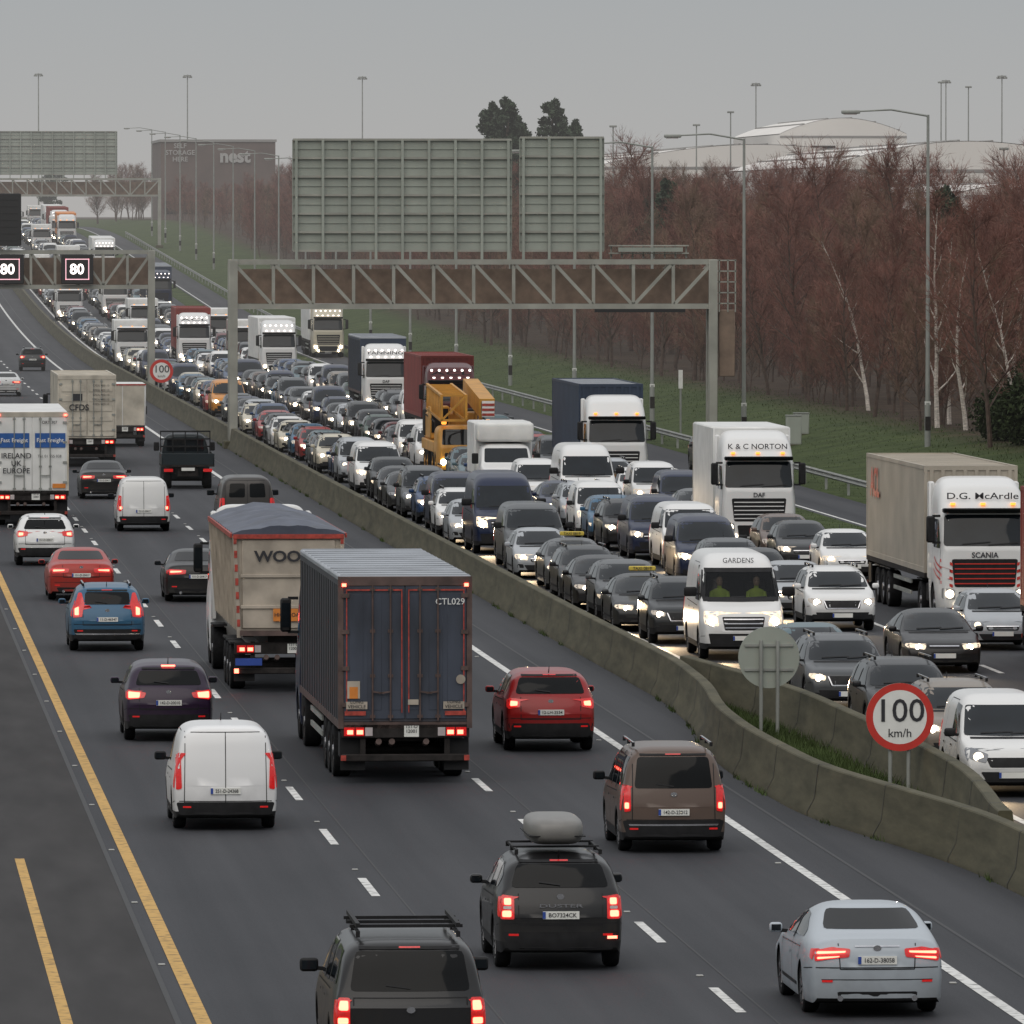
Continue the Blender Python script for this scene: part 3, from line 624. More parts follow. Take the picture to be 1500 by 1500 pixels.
V('n_volvo',up(SUV,L=4.64,W=1.89,ax=[.9,3.7],txt='11-D-46347',tl=[[(.62,1.44),(.56,1.16),(.60,1.0),(.62,.86),(.84,.84),(.84,1.02),(.80,1.12),(.70,1.44)]],ts=[[(.70,1.10),(.70,.90),(.80,.90),(.80,1.06)]],
  rg=[[(-.56,1.16),(.56,1.16),(.54,1.46),(-.54,1.46)]],rc=[[(-.8,.46),(.8,.46),(.76,.42),(-.76,.42)]],top=[(0,.58),(.03,.74),(.1,.84),(.3,.95),(1.1,1.08),(1.8,1.52),(2.3,1.64),(3.6,1.64),(4.15,1.56),(4.45,1.14),(4.56,1.04),(4.64,.78)]))
def racks_x(mb,bvh,L):
    for y in(2.9,3.6,4.3):mb.bar((-.70,y,1.96),(.70,y,1.96),.06,'blk',.04)
    for s in(1,-1):mb.bar((s*.62,2.5,2.0),(s*.62,4.7,2.0),.05,'blk')
V('n_pick',up(PICK,extra=racks_x,txt='181-D-5521'))
# ------------------------------------------------------------------ trucks
CAB=dict(L=2.3,W=2.46,R=.5,ax=[1.38],zb=.34,n=8,k=.03,q=.045,gap=.08,zm=1.3,rt=.0,sh=0,
 top=[(0,1.95),(.02,2.05),(.10,2.25),(.30,2.98),(.45,3.12),(.9,3.62),(1.6,3.82),(2.25,3.86),(2.3,3.8)],belt=[(0,1.85),(1,1.95),(2.3,1.95)])
def cab(mb,low=False,visor=True,word=None,glow=False,stripe=None,hdr=None):
    P=CAB if not low else up(CAB,top=[(0,1.75),(.02,1.85),(.10,2.0),(.30,2.62),(.45,2.74),(.9,2.84),(2.25,2.86),(2.3,2.8)],belt=[(0,1.6),(1,1.7),(2.3,1.7)])
    bvh=body(mb,P);L=2.3;dz=-.3 if low else 0
    D=lambda ax,poly,m,off=.008,step=.2:decal(mb,bvh,ax,poly,m,off,step,L)
    D('f',rp([(-1.08,2.06+dz),(1.08,2.06+dz),(1.04,2.88+dz),(-1.04,2.88+dz)],.08),'glass')
    D('f',rp([(-.88,1.72+dz),(.88,1.72+dz),(.80,.98),(-.80,.98)],.06),'blk')
    z=1.06
    while z<1.68+dz: D('f',[(-.80,z),(.80,z),(.80,z+.03),(-.80,z+.03)],'paint' if stripe is None else 'signr',.03,.8);z+=.13
    D('f',rp([(-.7,.86),(.7,.86),(.65,.50),(-.65,.50)],.05),'blk');D('f',rp([(-1.1,.44),(1.1,.44),(1.05,.36),(-1.05,.36)],.03),'blk')
    for s in(1,-1):
        p=[(.80,.92),(.78,.66),(1.12,.68),(1.12,.96)];D('f',rp(p if s>0 else mir(p),.04),'hlg',.012,.1)
        h=bvh.ray_cast(Vector((s*.95,-3,.80)),Vector((0,1,0)))[0]
        mb.disc((s*.93,h.y-.04,.80),'y',.11,'head');mb.disc((s*.75,h.y-.06,.52),'y',.07,'head')
        D('R' if s>0 else 'L',rp([(.30,2.0+dz),(.55,2.75+dz),(1.35,2.75+dz),(1.35,2.0+dz)],.06),'glass')
        sd='R' if s>0 else 'L'
        ribbon(mb,bvh,sd,[(.28,1.05),(.28,2.0+dz)],.015,'blk',.006,L);ribbon(mb,bvh,sd,[(1.5,1.1),(1.5,2.9+dz)],.015,'blk',.006,L)
        x0,x1=sorted((s*1.30,s*1.52));mb.box(x0,x1,.18,.36,2.15+dz,2.85+dz,'blk',.04)
        mb.box(x0+.02,x1-.02,.36,.365,2.25+dz,2.75+dz,'glass')
        mb.bar((s*1.15,.3,2.85+dz),(s*1.36,.27,2.85+dz),.06,'blk');mb.bar((s*1.15,.3,2.15+dz),(s*1.36,.27,2.15+dz),.06,'blk')
        mb.wheel(s*1.2,L/2+(1.38-L/2)*.955,.5,.3,s,True)
        mb.box(min(s*.9,s*1.2),max(s*.9,s*1.2),2.32,2.9,.5,1.0,'chas',.04)
        if not low:mb.box(min(s*1.05,s*1.2),max(s*1.05,s*1.2),2.28,2.75,1.1,3.7,'paint',.04)
    if visor:mb.box(-1.1,1.1,.02,.34,2.93+dz,3.06+dz,'glass2',.03)
    for i in range(5 if glow else 3):
        n=5 if glow else 3;x=-.8+1.6*i/(n-1);mb.box(x-.06,x+.06,.36 if not low else .4,.5,3.13+dz,3.19+dz,'led' if glow else 'tlo')
    if glow:
        for i in range(6):mb.disc((-.9+.36*i,.62,3.50),'y',.06,'led')
    if hdr:
        h=bvh.ray_cast(Vector((0,-3,3.36)),Vector((0,1,0)))[0];text(mb,hdr,.24,(0,h.y-.16,3.36),'f','ink',.01,wid=1.9)
    D('f',[(-.26,.47),(.26,.47),(.26,.36),(-.26,.36)],'plate',.02,.3)
    ribbon(mb,bvh,'f',[(-.6,2.10+dz),(.15,2.16+dz)],.03,'blk',.03,L);ribbon(mb,bvh,'f',[(.1,2.08+dz),(.9,2.14+dz)],.03,'blk',.03,L)
    if word:text(mb,word,.2,(0,-.03,1.82+dz),'f','ink',.02)
    if stripe:
        for i in range(4):
            for s in(1,-1):
                p=[(.85,1.62-i*.19),(1.14,1.72-i*.19),(1.14,1.64-i*.19),(.85,1.54-i*.19)];D('f',p if s>0 else mir(p),'signr',.02,.3)
        for s in'RL':
            for i in range(3):ribbon(mb,bvh,s,[(.2,1.5-i*.16),(1.0,1.75-i*.16)],.05,'signr',.01,L)
    mb.box(-.5,.5,2.3,4.0,.75,1.05,'chas')
def corr(mb,x,y0,y1,z0,z1,m,amp=.03,pitch=.28):
    n=max(2,int(abs(y1-y0)/pitch))*2;v=[];s=1 if x>0 else -1
    for i in range(n+1):
        y=y0+(y1-y0)*i/n;o=0 if i%2 else amp
        v+= [(x-s*o,y,z0),(x-s*o,y,z1)]
    mb.add(v,[(2*i,2*i+1,2*i+3,2*i+2) for i in range(n)],m)
def axles(mb,ys,R=.5):
    for y in ys:
        for s in(1,-1):
            mb.wheel(s*1.24,y,R,.34,s,True,'chas' if R<.5 else 'rim')
            mb.box(min(s*.9,s*1.25),max(s*.9,s*1.25),y-R-.06,y+R+.06,2*R+.04,2*R+.08,'blk')
        mb.cyl((-1,y,R),(1,y,R),.08,.08,'chas')
def rearlow(mb,y,z0,board=False,w=1.22):
    mb.box(-w+.02,w-.02,y-.12,y-.02,.42,.56,'chas',.02)
    for x in(-.8,.8):mb.box(x-.05,x+.05,y-.12,y-.05,.5,z0,'chas')
    mb.box(-w,w,y-.10,y,z0-.28,z0-.02,'chas',.01)
    k=w/1.22
    for s in(1,-1):
        for a,b,m in((.62,.76,'tlw'),(.78,.94,'tl'),(.96,1.16,'tl')):
            mb.box(min(s*a*k,s*b*k),max(s*a*k,s*b*k),y,y+.03,z0-.24,z0-.08,m)
        mb.box(min(s*.80*k,s*.92*k),max(s*.80*k,s*.92*k),y+.03,y+.036,z0-.21,z0-.13,'tlit');mb.box(min(s*.99*k,s*1.10*k),max(s*.99*k,s*1.10*k),y+.03,y+.036,z0-.21,z0-.13,'tlit')
        mb.box(min(s*.75,s*w),max(s*.75,s*w),y-.2,y-.19,.25,z0-.3,'blk')
        mb.box(min(s*1.12*k,s*w),max(s*1.12*k,s*w),y-.02,y+.01,.44,.54,'tlit' if board else 'redtape')
    mb.box(-.26,-.0+.02,y,y+.02,z0-.26,z0-.05,'plate');text(mb,'151-D\n12001',.09,(-.12,y+.03,z0-.11),'r','ink',.01)
    for x in(-.4,.25,.5):mb.cyl((x,y-.3,.75),(x,y-.02,.8),.06,.06,'frame',8)
def locks(mb,y,z0,z1,m='steel',xs=(.28,.62)):
    for x in xs:
        for s in(1,-1):
            mb.cyl((s*x,y+.035,z0),(s*x,y+.035,z1),.018,.018,m,6)
            for z in(z0+.08,z0+(z1-z0)*.33,z0+(z1-z0)*.66,z1-.08):mb.box(s*x-.05,s*x+.05,y+.005,y+.03,z-.03,z+.03,m)
            mb.bar((s*x,y+.05,z0+.55),(s*(x+.22 if x<.5 else x-.22),y+.05,z0+.52),.03,m)
    for s in(1,-1):
        for i in range(4):
            z=z0+.3+(z1-z0-.5)*i/3;mb.box(min(s*1.06,s*1.2),max(s*1.06,s*1.2),y+.004,y+.03,z-.04,z+.04,m)
def trailer(mb,y0,y1,z0,z1,style,mc,md,mr,rear=True,logo=None):
    hw=1.25
    mb.box(-.45,.45,y0+.3,y1-.2,z0-.35,z0,'chas')
    if style=='curtain':
        mb.box(-hw,hw,y0,y1-.0,z0,z1-.02,mc,.02)
        mb.box(-hw-.01,hw+.01,y0-.01,y1+.01,z1-.12,z1,mr,.03)
        n=int((y1-y0)/1.1)
        for i in range(n+1):
            y=y0+.1+(y1-y0-.2)*i/n;mb.box(-hw+.03,hw-.03,y-.03,y+.03,z1,z1+.018,mr)
        mb.box(-hw-.015,hw+.015,y0,y1,z0-.1,z0+.04,'frame')
        for s in(1,-1):
            y=y0+.3
            while y<y1-.3:
                mb.box(min(s*hw,s*(hw+.012)),max(s*hw,s*(hw+.012)),y-.03,y+.03,z0-.05,z1-.2,'blk' if mc!='white' else mc);y+=.62
            a,b=sorted((s*(hw-.08),s*(hw+.02)));mb.box(a,b,y1-.08,y1+.025,z0-.1,z1-.02,'frame')
    elif style=='container':
        corr(mb,hw-.01,y0,y1,z0+.1,z1-.1,mc);corr(mb,-hw+.01,y0,y1,z0+.1,z1-.1,mc)
        mb.box(-hw+.03,hw-.03,y0+.03,y1-.03,z0,z1-.06,mc)
        n=int((y1-y0)/.5)
        for i in range(n):
            y=y0+.2+(y1-y0-.4)*i/n;mb.box(-hw+.08,hw-.08,y,y+.22,z1-.06,z1-.03,mr)
        for s in(1,-1):
            a,b=sorted((s*(hw-.08),s*hw));mb.box(a,b,y0,y1,z1-.1,z1,mc);mb.box(a,b,y0,y1,z0,z0+.14,mc)
            for yy in(y0,y1-.1):mb.box(a-.002,b+.002,yy-.002,yy+.102,z0-.002,z1+.002,mc)
        mb.box(-hw+.08,hw-.08,y0,y0+.06,z1-.12,z1-.001,mc);mb.box(-hw+.08,hw-.08,y1-.06,y1,z1-.12,z1-.001,mc)
        for i in range(8):
            x=-1.05+.3*i;mb.box(x-.05,x+.05,y0,y0+.03,z0+.15,z1-.12,mc)
        mb.box(-hw,hw,y0,y1,z0-.14,z0-.003,'chas')
    else:
        mb.box(-hw,hw,y0,y1,z0,z1,mc,.05);mb.box(-hw-.012,hw+.012,y0,y1,z0-.12,z0+.06,'chas')
        mb.box(-hw-.012,-hw+.05,y1-.06,y1+.012,z0+.06,z1-.04,mr);mb.box(hw-.05,hw+.012,y1-.06,y1+.012,z0+.06,z1-.04,mr)
    if rear:
        y=y1
        for s in(1,-1):
            a,b=sorted((s*.012,s*1.16));mb.box(a,b,y,y+.02,z0+.08,z1-.2,md,.008)
            if style=='curtain' and md=='door':
                for xx in(.06,.45,.8):
                    a,b=sorted((s*xx,s*(xx+.26)));mb.box(a,b,y+.02,y+.028,z0+.25,z1-.35,md,.004)
            if style=='container':
                for i in range(5):
                    zz=z0+.3+i*(z1-z0-.6)/5;a,b=sorted((s*.08,s*1.1));mb.box(a,b,y+.02,y+.04,zz,zz+.28,md,.015)
        locks(mb,y+.025,z0+.05,z1-.18,'steel' if md!='door' else 'frame')
        mb.box(-1.24,1.24,y,y+.03,z1-.2,z1-.02,'frame' if md=='door' else mr,.01)
        rearlow(mb,y,z0)
    for s in(1,-1):
        a,b=sorted((s*1.18,s*1.22))
        for z in(.55,.85):mb.box(a,b,y0+3.2,y0+7.2,z,z+.1,'steel')
        mb.box(a,b,y1-.9,y1-.3,.5,z0-.2,'blk')
def artic(name,style,mc,md,mr,z1=4.0,z0=1.2,word=None,side=None,extra=None,L=16.4,**kw):
    mb=MB();cab(mb,word=word,**kw)
    axles(mb,[4.0],.5);trailer(mb,2.95,L,z0,z1,style,mc,md,mr)
    axles(mb,[L-5.1,L-3.8,L-2.5],.5)
    if side:text(mb,side,1.1,(-1.275,14.2,3.3),'L','signr',.03)
    if extra:extra(mb,L)
    CM[name]=(mb.mesh(name,fix=True),L)
def ctl(mb,L):
    y=L+.03
    for s in(1,-1):
        for x in(1.10,.055):
            a,b=sorted((s*x,s*(x+.022)));mb.box(a,b,y+.012,y+.02,1.35,3.68,'redtape')
        a,b=sorted((s*.055,s*1.12));mb.box(a,b,y+.012,y+.021,3.66,3.69,'redtape')
    for x0,x1,z0,z1,m in((-1.12,-.72,1.42,1.56,'cream'),(.72,1.12,1.42,1.56,'cream'),(.9,1.06,1.62,1.84,'orange')):
        mb.box(x0,x1,y+.02,y+.03,z0,z1,m)
    text(mb,'LONG\nVEHICLE',.09,(.92,y+.04,1.51),'r','ink',.005);text(mb,'LONG\nVEHICLE',.09,(-.92,y+.04,1.51),'r','ink',.005)
    text(mb,'CTL029',.17,(-.85,y+.035,3.45),'r','inkw',.005)
    mb.box(-1.15,-.75,y+.02,y+.028,1.30,1.38,'redtape');mb.box(.75,1.15,y+.02,y+.028,1.30,1.38,'redtape')
    mb.disc((-1.05,y+.04,1.98),'y',.09,'cream');mb.box(.86,1.10,y+.02,y+.026,1.62,1.95,'cream');mb.box(-.25,-.05,y+.03,y+.036,1.5,1.6,'cream')
    mb.box(-1.2,-1.12,y+.02,y+.03,3.74,3.80,'tlit');mb.box(1.12,1.2,y+.02,y+.03,3.74,3.80,'tlit')
artic('t_ctl','curtain','curt','door','roofg',3.95,1.15,extra=ctl,L=16.6)
def ire(mb,L):
    y=L+.08
    text(mb,'IRELAND\nUK\nEUROPE',.26,(.55,y,2.2),'r','ink',.01)
    mb.box(.1,1.15,y-.05,y-.03,2.75,3.25,'blue');mb.box(-1.15,-.1,y-.05,y-.03,2.75,3.25,'blue')
    text(mb,'Fast Freight',.2,(.62,y-.01,3.0),'r','inkw',.01);text(mb,'Fast Freight',.2,(-.62,y-.01,3.0),'r','inkw',.01)
    text(mb,'ORT 307',.14,(-.6,y,3.62),'r','ink',.01);text(mb,'Tel: 01 555 038',.13,(-.6,y,2.45),'r','ink',.005)
    for s in(1,-1):mb.box(min(s*1.1,s*1.2),max(s*1.1,s*1.2),y-.02,y,3.85,3.9,'tlit')
    mb.box(-1.15,-.7,y-.05,y-.02,1.35,1.5,'orange')
artic('t_ire','box','white','white','dirtyw',4.0,1.2,extra=ire)
def cfds(mb,L):
    text(mb,'CFDS',.36,(.35,L+.08,2.55),'r','ink',.02);mb.box(.2,.6,L+.05,L+.06,2.85,3.15,'ink')
    for i in range(5):text(mb,'CFDU 405113',.12,(-.6,L+.08,3.5-.2*i),'r','ink',.005)
artic('t_cfds','container','dirtyw','dirtyw','dirtyw',3.95,1.25,extra=cfds,L=15.5)
artic('t_scania','container','contg','contg','contg',4.1,1.25,word='SCANIA',side='ACL',stripe=True,hdr='D.G. McArdle')
artic('t_actros','container','contb','contb','roofg',4.25,1.3)
artic('t_acl','container','contr','contr','contr',4.15,1.25,glow=True,hdr='ACL')
artic('t_blue','curtain','contb','door','roofg',4.2,1.2,word='DAF',glow=True,hdr='FANNING')
artic('t_white','box','white','white','white',4.0,1.2,glow=True)
artic('t_orange','box','orange','white','white',4.0,1.2)
def rigid(name,L=10,z1=3.75,word=None,low=False,hdr=None):
    mb=MB();cab(mb,low=low,word=word,hdr=hdr);trailer(mb,2.5,L,1.1,z1,'box','white','dirtyw','dirtyw');axles(mb,[L-2.6],.5)
    CM[name]=(mb.mesh(name),L)
rigid('r_daf',10,3.95,'DAF',hdr='K & C NORTON')
rigid('r_small',7.5,3.3,None,True)
mb=MB();P=up(LVAN,L=2.6,ax=[1.0],top=[(0,.72),(.03,.98),(.1,1.12),(.3,1.25),(.80,1.42),(1.45,2.05),(1.7,2.15),(2.5,2.2),(2.6,2.1)],belt=[(0,.84),(.8,1.32),(2.6,1.38)],rt=0)
b_=body(mb,P)
decal(mb,b_,'f',rp([(-.85,1.46),(.85,1.46),(.8,1.98),(-.8,1.98)],.06),'glass');decal(mb,b_,'f',rp(LVAN['gr'][0],.04),'blk')
for pl in(LVAN['hl'],mir(LVAN['hl'])):decal(mb,b_,'f',pl,'hlg')
for s in(1,-1):
    mb.disc((s*.75,-.02,.95),'y',.10,'head');mb.wheel(s*1.0,1.02,.36,.24,s);mb.wheel(s*1.05,5.0,.36,.34,s);mb.box(min(s*1.05,s*1.3),max(s*1.05,s*1.3),1.2,1.3,1.4,1.8,'blk',.03)
    a,b=sorted((s*.02,s*1.02));mb.box(a,b,6.4,6.42,1.0,2.85,'dirtyw',.01)
mb.box(-1.1,1.1,2.62,6.4,.95,2.95,'white',.06);mb.box(-1.08,1.08,1.5,2.62,2.22,2.94,'white',.12,3);mb.box(-.5,.5,2.5,6.3,.5,.9,'chas');rearlow(mb,6.4,.98,w=1.05)
mb.box(-1.1,1.1,6.4,6.43,2.86,2.93,'redtape')
CM['luton']=(mb.mesh('luton'),6.4)
def tipper():
    mb=MB();cab(mb);axles(mb,[4.0],.5);L=15.2;y0=3.1;z0=1.35;z1=3.55
    v=[];
    for y,b,t in((y0,1.05,1.22),(L,1.08,1.24)):
        v+=[(-b,y,z0),(b,y,z0),(t,y,z1),(-t,y,z1)]
    mb.add(v,[(0,1,2,3),(7,6,5,4),(0,4,5,1),(1,5,6,2),(3,2,6,7),(0,3,7,4)],'cream')
    y=y0+.3
    while y<L-.2:
        for s in(1,-1):mb.bar((s*1.09,y,z0),(s*1.25,y,z1),.09,'cream',.06)
        y+=.9
    for s in(1,-1):
        mb.bar((s*1.25,y0,z1),(s*1.27,L+.02,z1),.1,'redtape',.1);mb.bar((s*1.12,L+.03,z0-.1),(s*1.22,L+.03,z1),.09,'cream',.08)
        for i in range(7):
            z=z0+.15+i*.31;mb.box(s*(1.13+.013*i)-.035,s*(1.13+.013*i)+.035,L+.075,L+.08,z,z+.16,'redtape')
    mb.bar((-1.25,L+.04,z1-.02),(1.25,L+.04,z1-.02),.1,'redtape',.10);mb.bar((-1.1,L+.04,z0),(1.1,L+.04,z0),.1,'frame',.12)
    mb.box(-1.05,1.05,L+.0,L+.05,z0+.1,z1-.1,'cream',.02)
    for z in(z0+.55,z0+1.25):mb.box(-1.08,1.08,L+.05,L+.09,z,z+.08,'cream',.01)
    n=26;k=12;v=[]
    for i in range(n+1):
        y=y0-.05+(L-y0+.1)*i/n
        for j in range(k+1):
            u=-1+2*j/k;z=z1+.06+.32*(1-abs(u)**1.6)*(.75+.25*math.cos(i*1.35))+.02*math.sin(i*3.1+j*2);v.append((u*1.27,y,z))
    mb.add(v,[(i*(k+1)+j,i*(k+1)+j+1,(i+1)*(k+1)+j+1,(i+1)*(k+1)+j) for i in range(n) for j in range(k)],'tarp')
    v2=[v[n*(k+1)+j] for j in range(k+1)];mb.add(v2+[(p[0],p[1],z1) for p in v2],[(j,j+1,k+2+j,k+1+j) for j in range(k)],'tarp')
    text(mb,'WOOD',.34,(0.1,L+.1,z1-.48),'r','ink',.03,wid=1.35)
    mb.box(-.35,.35,L+.09,L+.11,1.62,1.9,'orange');text(mb,'HIGH LOAD',.12,(0,L+.12,1.76),'r','ink',.01)
    mb.box(-.45,.45,y0,L-.3,.95,1.3,'chas');rearlow(mb,L-.1,1.15,board=True)
    for s in(1,-1):
        mb.box(min(s*.6,s*1.2),max(s*.6,s*1.2),L,L+.03,.62,.78,'pblue')
    axles(mb,[L-4.6,L-3.3,L-2.0],.5);CM['tipper']=(mb.mesh('tipper'),L)
tipper()
def dropside():
    mb=MB();P=up(MVAN,L=2.1,W=1.95,ax=[.95],rt=0,top=[(0,.72),(.03,.98),(.1,1.1),(.3,1.2),(.7,1.35),(1.1,2.0),(1.3,2.1),(2.0,2.12),(2.1,2.0)],belt=[(0,.8),(.7,1.28),(2.1,1.32)])
    b=body(mb,P);decal(mb,b,'f',rp([(-.8,1.4),(.8,1.4),(.75,1.95),(-.75,1.95)],.06),'glass')
    decal(mb,b,'r',rp([(-.75,1.4),(.75,1.4),(.72,1.9),(-.72,1.9)],.06),'glass',L=2.1)
    for s in(1,-1):
        mb.wheel(s*.94,.97,.35,.24,s);mb.wheel(s*.96,4.2,.35,.34,s);mb.box(min(s*1.0,s*1.22),max(s*1.0,s*1.22),.95,1.05,1.4,1.75,'blk',.03)
        mb.box(min(s*1.0,s*1.04),max(s*1.0,s*1.04),2.2,5.4,.95,1.4,'paint',.01)
        mb.box(min(s*.6,s*.95),max(s*.6,s*.95),5.38,5.44,.68,.80,'tl')
    mb.box(-1.04,1.04,2.2,5.42,.88,.95,'chas');mb.box(-1.0,1.0,5.38,5.42,.95,1.4,'paint',.01);mb.box(-.4,.4,2.1,5.3,.5,.85,'chas')
    for i in range(5):mb.box(-1.0+.49*i,-.96+.49*i,2.15,2.2,.95,2.2,'blk')
    for z in(1.6,1.9,2.2):mb.box(-1.0,1.0,2.14,2.2,z-.03,z+.03,'blk')
    mb.box(-.26,.26,5.42,5.44,.72,.84,'plate');CM['dropside']=(mb.mesh('dropside'),5.45)
dropside()
def crane():
    mb=MB();P=up(CAB,W=2.4,paint='yel',top=[(0,1.3),(.02,1.4),(.10,1.5),(.30,2.1),(.45,2.2),(2.2,2.2),(2.3,2.1)],belt=[(0,1.15),(1,1.3),(2.3,1.3)])
    b=body(mb,P);decal(mb,b,'f',rp([(-1.0,1.42),(1.0,1.42),(.95,2.05),(-.95,2.05)],.06),'glass',L=2.3);decal(mb,b,'f',rp([(-.9,1.1),(.9,1.1),(.9,.8),(-.9,.8)],.06),'blk',L=2.3)
    for s in(1,-1):
        mb.disc((s*.95,-.03,.72),'y',.12,'head')
        for y in(1.35,3.4,6.6,8.2):mb.wheel(s*1.2,y,.58,.34,s,True,'yel')
    mb.box(-1.2,1.2,2.3,10,1.05,1.5,'yel',.03);mb.box(-.6,.6,1.5,10,.6,1.05,'chas')
    mb.box(-1.1,1.1,6.2,9.9,1.5,2.6,'yel',.06);mb.box(-1.15,1.15,9.0,10.2,1.6,2.7,'chas',.05);mb.box(-1.15,-.35,5.2,6.6,1.55,2.9,'yel',.05);mb.box(-1.1,-.4,5.17,5.2,1.8,2.8,'glass')
    mb.bar((.75,8.6,3.6),(.75,-1.2,2.95),.62,'yel',.75);mb.bar((.75,-1.2,2.95),(.75,-1.8,2.92),.46,'chas',.5);mb.cyl((.75,6.8,1.6),(.75,4.2,2.9),.12,.1,'chrome')
    for zz in(2.45,3.45):
        for xx in(-.1,-1.1):mb.bar((xx,8,zz+.3),(xx,-1.2,zz),.10,'yel')
    for i in range(14):
        y=-1.1+i*.65;z=2.45+.3*(y+1.2)/9.2
        for xx in(-1.1,-.1):mb.bar((xx,y,z),(xx,y+.32,z+1.0),.07,'yel');mb.bar((xx,y+.32,z+1.0),(xx,y+.65,z),.07,'yel')
        mb.bar((-.1,y,z+1.0),(-1.1,y,z+1.0),.07,'yel')
    mb.bar((-1.1,-1.2,2.45),(-.1,-1.2,3.45),.08,'yel');mb.bar((-1.1,-1.2,3.45),(-1.1,-1.2,2.45),.10,'yel');mb.bar((-.1,-1.2,3.45),(-.1,-1.2,2.45),.10,'yel');mb.bar((-1.1,-1.2,2.45),(-.1,-1.2,2.45),.10,'yel')
    mb.box(-1.0,-.8,.3,.5,2.25,2.45,'tlo',.03);mb.box(.8,1.0,.3,.5,2.25,2.45,'tlo',.03)
    mb.box(.5,1.0,-1.9,-1.8,2.6,3.25,'signw');
    for i in range(3):mb.box(.5,1.0,-1.92,-1.905,2.65+.2*i,2.75+.2*i,'redtape')
    for s in(1,-1):mb.bar((s*1.1,3,1.5),(s*1.1,3,2.3),.05,'chas');mb.bar((s*1.1,3,2.3),(s*1.1,9,2.5),.05,'chas')
    text(mb,'KAY',.3,(.6,-.04,1.22),'f','pblue',.02);CM['crane']=(mb.mesh('crane'),10.2)
crane()
# ------------------------------------------------------------------ terrain
def rY(Y):
    if Y<620:return 0.
    if Y<880:return 3.2e-5*(Y-620)**2
    if Y<1200:return 2.163+.01664*(Y-880)
    if Y<1400:
        t=Y-1200;return 7.488+.01664*t-.01664*t*t/400
    return 9.15
def bank(X):
    if X<41:return 0
    t=min(1,(X-41)/9);return 1.1*t*t*(3-2*t)
def hgt(X,Y):return rY(Y)+bank(X)
YS=[-200,-100,0,50,100,150,200,250,300,350,400,450,500,550,600]+[620+20*i for i in range(40)]+[1420,1600,2000,3000,7000]
XS=[(-4000,0),(-800,0),(-200,0),(-60,0),(-10,0),(-3.1,0),(-2.9,-.1),(33.4,-.1),(33.6,.04),(35.3,.04),(35.5,-.1),(38.3,-.1),(38.5,.03)]+[(x,0) for x in(41,43,45,47,50,52,56,60,65,70,76,82,100,150,300,700,1500,4000)]
v=[(x,y,hgt(x,y)+o) for y in YS for x,o in XS];n=len(XS)
mb=MB();mb.add(v,[(i*n+j,i*n+j+1,(i+1)*n+j+1,(i+1)*n+j) for i in range(len(YS)-1) for j in range(n-1)],'ground')
obj('ground',mb.mesh('ground',sharp=1.5))
def strip(mb,a,b,z,m,y0=-100,y1=1600,ys=None):
    ys=[y0]+[y for y in (ys or YS) if y0<y<y1]+[y1]
    fa=a if callable(a) else(lambda y:a);fb=b if callable(b) else(lambda y:b)
    v=[]
    for y in ys:v+=[(fa(y),y,rY(y)+z),(fb(y),y,rY(y)+z)]
    mb.add(v,[(2*i,2*i+1,2*i+3,2*i+2) for i in range(len(ys)-1)],m)
mb=MB();strip(mb,-3,33.5,0,'asph');obj('motorway_road',mb.mesh('road'))
mb=MB();strip(mb,35.4,38.4,0,'asph');obj('slip_road',mb.mesh('slip'))
mb=MB();strip(mb,-3,4.55,.005,'asph2');strip(mb,4.50,4.58,.009,'seam');strip(mb,8.86,8.89,.005,'seam');strip(mb,16.7,16.76,.005,'seam');strip(mb,12.5,12.53,.005,'seam',0,240);obj('hard_shoulder_road',mb.mesh('hs'))
mb=MB()
strip(mb,4.78,4.98,.010,'mky');strip(mb,2.98,3.14,.010,'mky',60,154)
strip(mb,15.74,15.92,.008,'mkw')
ex=[(100,21.1),(165,21.0),(205,20.6),(290,20.0),(2000,20.0)]
strip(mb,lambda y:lin(ex,y)-.08,lambda y:lin(ex,y)+.08,.008,'mkw',ys=sorted(set(YS+[165,180,205,230,260,290])))
strip(mb,31.3,31.5,.008,'mky');strip(mb,35.6,35.72,.008,'mkw')
def dashes(x,ph,w=.14):
    y=ph-12*8
    while y<1400:
        z=rY(y)+.008;z2=rY(y+4)+.008
        mb.add([(x-w/2,y,z),(x+w/2,y,z),(x+w/2,y+4,z2),(x-w/2,y+4,z2)],[(0,1,2,3)],'mkw');y+=12
for x,p in((8.51,145.1),(12.18,135.5),(23.6,140),(27.35,143)):dashes(x,p)
obj('road_markings',mb.mesh('marks'))
mb=MB()
for x,p in((8.51,151),(12.18,141.5),(4.66,144),(15.6,140)):
    y=p-48
    while y<420:mb.box(x-.05,x+.05,y-.06,y+.06,.0,.022,'stud',.008);y+=12
obj('road_studs',mb.mesh('studs'))
MED=[(-60,19.1),(140,19.1),(151,18.9),(158,18.2),(164,17.6),(176,17.5),(184,17.7),(193,18.3),(203,18.6),(230,18.5),(300,18.4),(1500,18.6)]
